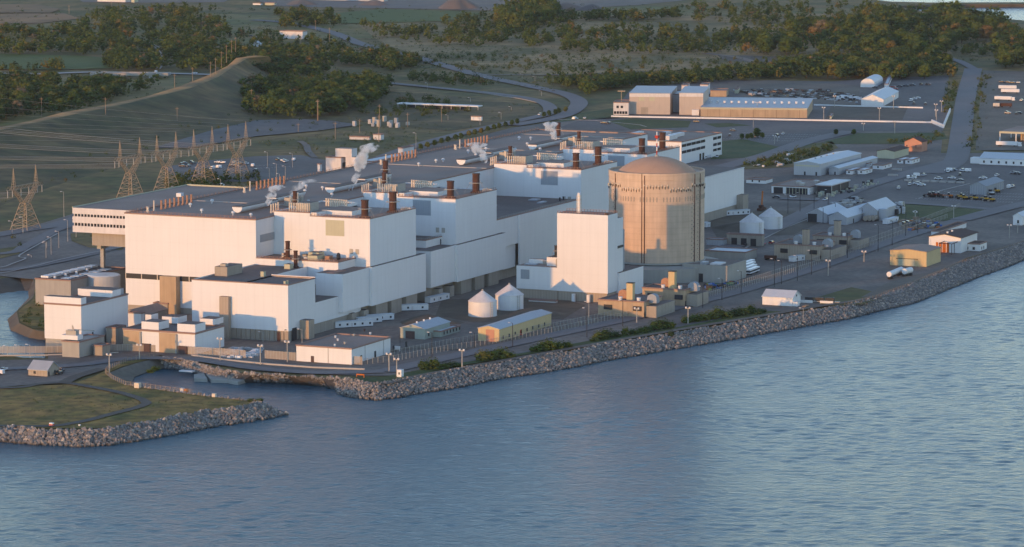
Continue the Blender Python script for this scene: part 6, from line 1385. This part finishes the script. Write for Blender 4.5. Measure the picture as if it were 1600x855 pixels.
FARV = [crown(rngT, 11, 48, s, .05) for s in SHP]
TUFT = [crown(rngT, 4, 16, 'bush', .06) for s in range(6)]
NEARV = [crown(rngT, 46, 420, s, .026) for s in SHP]
near_me = [np_mesh('crown', v, f, ['leaf']) for v, f in NEARV]
tr_me = MB().cyl(0, 0, 0, .45, .028, .018, 6).tube((0, 0, .3), (.16, .05, .6), .014, 4).tube((0, 0, .33), (-.12, .12, .62), .014, 4).tube((0, 0, .28), (.02, -.17, .55), .012, 4).mesh('trunk', 'trunk')
REG = [ # polygon, count, (hmin,hmax), name
 ([(-30,52),(60,50),(130,40),(160,22),(330,16),(365,62),(300,100),(232,112),(172,108),(168,88),(-30,88)], 430, (9, 15), 'w', 'in the upper left wood above the green field'),
 ([(-30,130),(30,125),(80,134),(150,134),(255,134),(215,150),(100,178),(-30,196)], 240, (9, 15), 'w', 'in the far left wood below the valley road'),
 ([(-30,104),(60,107),(60,112),(-30,114)], 14, (5, 9), 's', 'beside the green field at the left'),
 ([(70,106),(90,104),(95,110),(72,111)], 8, (8, 12), 's', 'in the small clump on the green field'),
 ([(160,90),(240,105),(250,112),(170,112)], 40, (9, 13), 's', 'right of the green field above the bridge'),
 ([(260,66),(400,80),(430,80),(560,88),(600,84),(660,100),(620,116),(560,104),(480,100),(400,98),(372,112),(290,112),(265,100)], 300, (9, 14), 's', 'in the wood left of the curving access road'),
 ([(385,104),(470,98),(520,112),(500,122),(430,120),(388,118)], 100, (10, 14), 'w', 'in the round clump above the valley road'),
 ([(376,138),(440,128),(500,130),(560,126),(612,138),(604,162),(540,180),(470,188),(430,186),(378,178),(385,158)], 240, (10, 15), 'w', 'in the clump behind the upper car park'),
 ([(430,22),(530,20),(536,42),(440,46)], 90, (8, 12), 's', 'in the clump below the pit road near the top'),
 ([(340,52),(400,50),(500,66),(560,74),(500,80),(400,76)], 50, (7, 11), 's', 'around the small white tent'),
 ([(560,40),(660,50),(700,46),(690,34),(760,24),(835,14),(875,24),(900,40),(900,64),(830,74),(700,74),(600,60)], 230, (8, 13), 's', 'in the open wood at the top centre'),
 ([(770,28),(800,14),(835,10),(870,18),(880,32),(830,44),(780,46)], 90, (13, 19), 'w', 'in the tall round clump at the top centre'),
 ([(880,26),(1000,26),(1060,24),(1060,30),(1000,33),(890,34)], 70, (9, 13), 's', 'in the dark tree line at the top right of centre'),
 ([(880,52),(960,46),(1060,50),(1200,52),(1210,84),(1080,84),(960,84),(880,84)], 240, (6, 14), 's', 'in the mixed wood right of centre near the top'),
 ([(1060,14),(1200,8),(1340,10),(1400,16),(1380,40),(1230,52),(1080,34)], 180, (5, 14), 's', 'in the light wood below the top edge at the right'),
 ([(1190,56),(1340,36),(1400,22),(1480,20),(1560,30),(1592,60),(1490,70),(1470,98),(1420,104),(1340,92),(1190,86)], 470, (9, 19), 'w', 'in the upper right autumn wood'),
 ([(1210,108),(1300,100),(1400,96),(1478,98),(1494,122),(1400,126),(1300,126),(1220,118)], 260, (10, 16), 'w', 'in the wood behind the tent hall'),
 ([(905,138),(985,128),(1080,128),(1140,118),(1210,112),(1240,122),(1180,126),(1060,133),(985,136),(915,150)], 230, (8, 13), 'w', 'in the tree belt behind the tall beige halls'),
 ([(850,130),(930,122),(1080,116),(1200,104),(1300,104),(1200,118),(1000,128),(880,140)], 130, (6, 11), 's', 'in the tree line along the forest track'),
 ([(1550,68),(1600,52),(1660,60),(1680,118),(1560,108)], 110, (11, 17), 'w', 'in the wood behind the lorry yard'),
 ([(1505,72),(1550,72),(1540,90),(1490,84)], 18, (6, 10), 's', 'beside the meadow at the upper right'),
 ([(600,90),(820,84),(1000,92),(1180,92),(1100,108),(900,112),(740,116),(640,100)], 150, (2.5, 6), 'b', 'as scrub on the open heath'),
 ([(640,150),(700,160),(745,180),(700,182),(600,184),(560,176),(600,168)], 70, (3, 6), 'b', 'in the scrub below the long thin canopy'),
 ([(640,116),(740,124),(790,134),(730,136),(640,128)], 60, (4, 8), 'b', 'between the two roads left of the curve'),
 ([(860,108),(930,104),(900,120),(860,122)], 12, (4, 8), 'b', 'by the fork of the forest track'),
 ([(260,282),(330,268),(345,282),(335,300),(300,308),(262,305)], 60, (3.5, 7), 'b', 'in the dark thicket among the pylons'),
 ([(335,275),(410,268),(412,292),(345,300)], 26, (3, 6), 'b', 'in the thicket beside the hall roof edge'),
 ([(200,210),(420,170),(500,200),(350,232),(180,270),(60,300)], 40, (1.5, 3.5), 'b', 'as low shrubs on the hillside'),
 ([(1160,258),(1240,236),(1300,230),(1300,238),(1240,256),(1180,264)], 80, (2.5, 5), 'b', 'in the shrub strip left of the long grey hall'),
 ([(1380,222),(1470,208),(1480,222),(1420,232)], 26, (2.5, 5), 'b', 'around the small pink house'),
 ([(1528,118),(1548,118),(1530,210),(1518,235),(1512,235)], 34, (2.5, 5), 'b', 'along the right side of the main east road'),
 ([(1480,130),(1498,130),(1486,172),(1474,180)], 24, (3, 6), 'b', 'along the left side of the main east road'),
 ([(-60,360),(-20,352),(40,380),(20,400),(-60,405)], 10, (2, 3.5), 'b', 'on the green at the far left'),
 ([(115,366),(150,362),(185,380),(150,386)], 6, (1.2, 2.4), 'b', 'on the green under the office wing'),
 ([(58,470),(72,480),(70,515),(40,512),(32,492)], 14, (1.2, 3), 'b', 'on the small grassy point in the canal')]
allT = []
for ri, (poly, n, hr, kd, where) in enumerate(REG):
    xs = [p[0] for p in poly]; ys = [p[1] for p in poly]; c = 0; n = int(n*1.15)
    while c < n:
        a, b_ = rngT.uniform(min(xs), max(xs)), rngT.uniform(min(ys), max(ys))
        if not inside(a, b_, poly): continue
        c += 1; x, y = G(a, b_); h = rngT.uniform(*hr); v = int(rngT.integers(10))
        if kd == 'b': v = [4, 7, 9][v % 3]
        if kd == 'w' and v in (4, 7, 9, 3): v = 0
        z = 0
        if ri == 27: z = 1.5
        allT.append((x, y, z, h, v, ri, a, b_))
vis = [i for i, q in enumerate(allT) if -15 < q[6] < 1615 and q[7] > 6]
# seafront shrubs first, then those that show largest
SB = [(662,578,5,6),(676,577,5.5,7),(690,577,3,8),(703,575,3,8),(712,574,2.6,6),(755,564,5.5,8),(768,563,5,7),(784,560,5.5,8),(796,559,3,7),(838,550,3.5,7),(848,549,5,7),(858,548,6,7),(872,546,4,6),(884,544,3.5,7),(928,534,2.5,5),(938,531,4.5,8),(948,529,5,8),(962,527,3,6),(977,525,4.5,4.5),(990,523,3,6),(1004,520,3,7),(1012,518,3,7),(1024,516,5,8),(1034,514,5.5,8),(1046,513,4,7),(1048,531-6,2.6,3.5),(1072,505,4,6),(1086,503,4,8),(1098,501,4,9),(1112,499,4.5,8),(1122,497,6,7),(1134,497,4,9),(1150,494,4,9),(1160,493,4.5,9),(1174,489,4.5,5),(1180,491,3,7),(1190,489,2.4,6),(405,629,2.0,4),(392,628,1.5,4),(236,583,2,5),(243,579,2.2,5)]
for i, (px, py, h, w) in enumerate(SB):
    x, y = G(px, py); t = thing('shrub', OR[i % 14]+' shrub counted along the '+('near' if i < 14 else 'middle' if i < 28 else 'far')+' part of the seafront grass strip' if i < 37 else ('small shrub at the tip of the jetty grass, ' if i < 39 else 'small shrub on the concrete inlet wall, ')+('left one' if i % 2 else 'right one'), 'shrub', x, y, .1, rngT.uniform(0, 6), 'shrubs along the seafront')
    o = link('foliage', near_me[[4, 7, 9][i % 3]], t); o.scale = (w*.95, w*.95, h*1.15); o.location = (0, 0, -.1*h)
    o = link('stem', tr_me, t); o.scale = (h*.8, h*.8, h*.6)
order = sorted(vis, key=lambda i: -allT[i][3]*(allT[i][3])/math.hypot(allT[i][0]-CX, allT[i][1]-CY)**2)[:250]; sel = set(order)
lc = {}
for k, i in enumerate(sorted(order, key=lambda i: allT[i][6])):
    x, y, z, h, v, ri, a, b_ = allT[i]; kq = (ri, SHP[v]); lc[kq] = lc.get(kq, 0)+1; nth = lc[kq]; nth = '%d%s' % (nth, 'th' if 10 < nth % 100 < 14 else {1: 'st', 2: 'nd', 3: 'rd'}.get(nth % 10, 'th')); kind = nth+' '+ {'round': 'broad round', 'tall': 'slender tall', 'bush': 'low bushy'}[SHP[v]]
    t = thing('broadleaf_tree' if REG[ri][3] != 'b' else 'shrub', kind+(' tree from left ' if REG[ri][3] != 'b' else ' shrub from left ')+REG[ri][4], 'tree' if REG[ri][3] != 'b' else 'shrub', x, y, z, rngT.uniform(0, 6), 'trees '+REG[ri][4])
    o = link('crown', near_me[v], t); o.scale = (h*1.0, h*1.0, h); o = link('trunk', tr_me, t); o.scale = (h, h, h)
VV = []; FF = []; TT = []; o_ = 0
for i, (x, y, z, h, v, ri, a, b_) in enumerate(allT):
    if i in sel: continue
    V, f = FARV[v]; s = h*rngT.uniform(.85, 1.15); VV.append((V*np.array([s, s, h]))@rotm(rngT.uniform(0, 6)).T+np.array([x, y, z])); FF.append(f+o_); o_ += len(V); TT.append(np.full(len(V), rngT.uniform(0, 1)))
SCR = [([(-30,12),(120,8),(420,12),(700,8),(1060,6),(1400,16),(1400,60),(900,100),(600,110),(420,60),(300,70),(-30,40)], 1000, (1.5, 4)), ([(560,60),(900,75),(1320,84),(1250,108),(950,118),(900,150),(700,118),(600,100)], 900, (1.2, 3)),
 ([(0,200),(300,130),(400,110),(470,150),(560,140),(850,165),(840,182),(700,208),(560,250),(450,190),(330,205),(200,240),(0,320)], 700, (.8, 2.2)), ([(-20,110),(300,120),(260,150),(-20,190)], 150, (1.5, 4)), ([(400,225),(560,205),(650,215),(640,232),(560,245),(500,250)], 120, (1.2, 3)), ([(1490,60),(1560,70),(1600,100),(1490,95)], 80, (1, 3)),
 ([(1524,112),(1560,112),(1530,236),(1500,236)], 60, (1, 2.5)), ([(60,605),(200,600),(380,625),(390,634),(280,648),(40,665),(0,640)], 420, (.35, 1.0))]
for poly, n, hr in SCR:
    xs = [p[0] for p in poly]; ys = [p[1] for p in poly]; c = 0
    while c < n:
        a, b_ = rngT.uniform(min(xs), max(xs)), rngT.uniform(min(ys), max(ys))
        if not inside(a, b_, poly): continue
        c += 1; x, y = G(a, b_); h = rngT.uniform(*hr); V, f = TUFT[int(rngT.integers(6))]; w = h*rngT.uniform(.9, 2.0)
        zz = .2
        if 0 < a < 470 and 110 < b_ < 320: zz = .3
        VV.append((V*np.array([w, w, h]))@rotm(rngT.uniform(0, 6)).T+np.array([x, y, zz-h*.12])); FF.append(f+o_); o_ += len(V); TT.append(np.full(len(V), rngT.uniform(0, 1)))
st = link('woodland', np_mesh('woodland', np.concatenate(VV), np.concatenate(FF), ['leaf'], np.concatenate(TT)), None, 'stuff'); tag(st, 'dark green and ochre woods and scrub behind the plant', 'woodland')
# small dark street trees by the service road
for i, (px, py) in enumerate(((657,235),(668,232),(679,229),(690,226),(700,223),(712,220),(720,218),(733,214),(742,212),(752,210),(762,207),(772,204),(780,202),(790,200),(800,197),(808,195),(850,184),(858,182),(868,180),(873,178),(884,176),(1159,219),(1168,219),(1174,218),(1183,216),(1191,217),(1334,212),(1306,212))):
    x, y = G(px, py); h = 5 if i != 24 else 8; t = thing('street_tree', (OR[i] if i < 14 else '%dth' % (i+1))+' small dark street tree from the left beside the service road', 'tree', x, y, .3, i, 'street trees'); o = link('crown', near_me[i % 3], t); o.scale = (h*.9, h*.9, h); o = link('trunk', tr_me, t); o.scale = (h, h, h)

# ------------------------------------------------------------------ steam plumes
def steam(label, px, pb_, tx, ty, zb_, w, dens):
    x, y = G(px, pb_, zb_); sc = F/math.hypot(x-CX, y-CY)
    dz = (pb_-ty)/sc; dr = (tx-px)/sc
    mb = MB(); n = 16; K = 14
    for j in range(K+1):
        f = j/K; cx_ = dr*f**1.4*.92; wz = math.sin(f*7)*.25*w*f; r_ = w*(.18+.82*f**.8)*(1 if j < K else .35)*(1+.18*math.sin(5*f*3.1))
        for i in range(n):
            a = 2*math.pi*i/n; rr_ = r_*(1+.15*math.sin(3*a+j)); mb.v.append((ry*0+rx*(cx_+wz)+math.cos(a)*rr_, ry*(cx_+wz)+math.sin(a)*rr_, dz*f))
    mb.f = [(j*n+i, j*n+(i+1) % n, (j+1)*n+(i+1) % n, (j+1)*n+i) for j in range(K) for i in range(n)]+[tuple(range(n-1, -1, -1)), tuple(K*n+i for i in range(n))]; mb.m = [0]*len(mb.f)
    m = bpy.data.materials.new('steam'); m.use_nodes = True; nn = m.node_tree; nn.nodes.clear(); L = nn.links.new
    out = nn.nodes.new('ShaderNodeOutputMaterial'); pv = nn.nodes.new('ShaderNodeVolumePrincipled'); pv.inputs['Color'].default_value = (.995, .995, .995, 1); pv.inputs['Anisotropy'].default_value = .2
    g = nn.nodes.new('ShaderNodeTexCoord'); t = nn.nodes.new('ShaderNodeTexNoise'); t.inputs['Scale'].default_value = .22; t.inputs['Detail'].default_value = 5; L(g.outputs['Object'], t.inputs['Vector'])
    sp = nn.nodes.new('ShaderNodeSeparateXYZ'); L(g.outputs['Object'], sp.inputs[0])
    mr = nn.nodes.new('ShaderNodeMapRange'); L(t.outputs['Fac'], mr.inputs[0]); mr.inputs[1].default_value = .45; mr.inputs[2].default_value = .72
    m2 = nn.nodes.new('ShaderNodeMapRange'); L(sp.outputs[2], m2.inputs[0]); m2.inputs[1].default_value = 0; m2.inputs[2].default_value = dz; m2.inputs[3].default_value = dens*20; m2.inputs[4].default_value = dens*3.0
    mu = nn.nodes.new('ShaderNodeMath'); mu.operation = 'MULTIPLY'; L(mr.outputs[0], mu.inputs[0]); L(m2.outputs[0], mu.inputs[1]); L(mu.outputs[0], pv.inputs['Density']); L(pv.outputs[0], out.inputs['Volume'])
    o = mb.build('steam_plume', m, smooth=True); o.location = (x, y, zb_); tag(o, label, 'steam', 'steam plumes over the roof'); m.cycles.volume_step_rate = 1.0 if hasattr(m, 'cycles') else 1
steam('short steam puff over the near end of the roof, leftmost', 417, 322, 437, 289, 52.5, 4.0, .22)
steam('faint drifting steam patch right of the leftmost puff', 452, 306, 490, 280, 53, 4.5, .05)
steam('tallest leaning steam plume over the turbine hall roof', 553, 289, 584, 223, 53, 5.0, .20)
steam('small steam puff over the middle of the roof', 757, 255, 742, 222, 53, 5.5, .16)
steam('compact bright steam puff near the far end of the roof', 866, 221, 858, 190, 53, 4.6, .3)
# ------------------------------------------------------------------ haze
hz = MB().box(-2600, 9000, -4200, 9000, WZ-9, 330); ho = hz.build('haze', 'dark', kind='stuff'); ho.data.materials.clear()
m = bpy.data.materials.new('haze_air'); m.use_nodes = True; nn = m.node_tree; nn.nodes.clear(); out = nn.nodes.new('ShaderNodeOutputMaterial'); pv = nn.nodes.new('ShaderNodeVolumePrincipled')
pv.inputs['Color'].default_value = (.86, .88, .95, 1); pv.inputs['Density'].default_value = HAZE; pv.inputs['Anisotropy'].default_value = 0; nn.links.new(pv.outputs[0], out.inputs['Volume']); ho.data.materials.append(m); ho['label'] = 'thin evening haze over the whole place'; ho['category'] = 'haze'
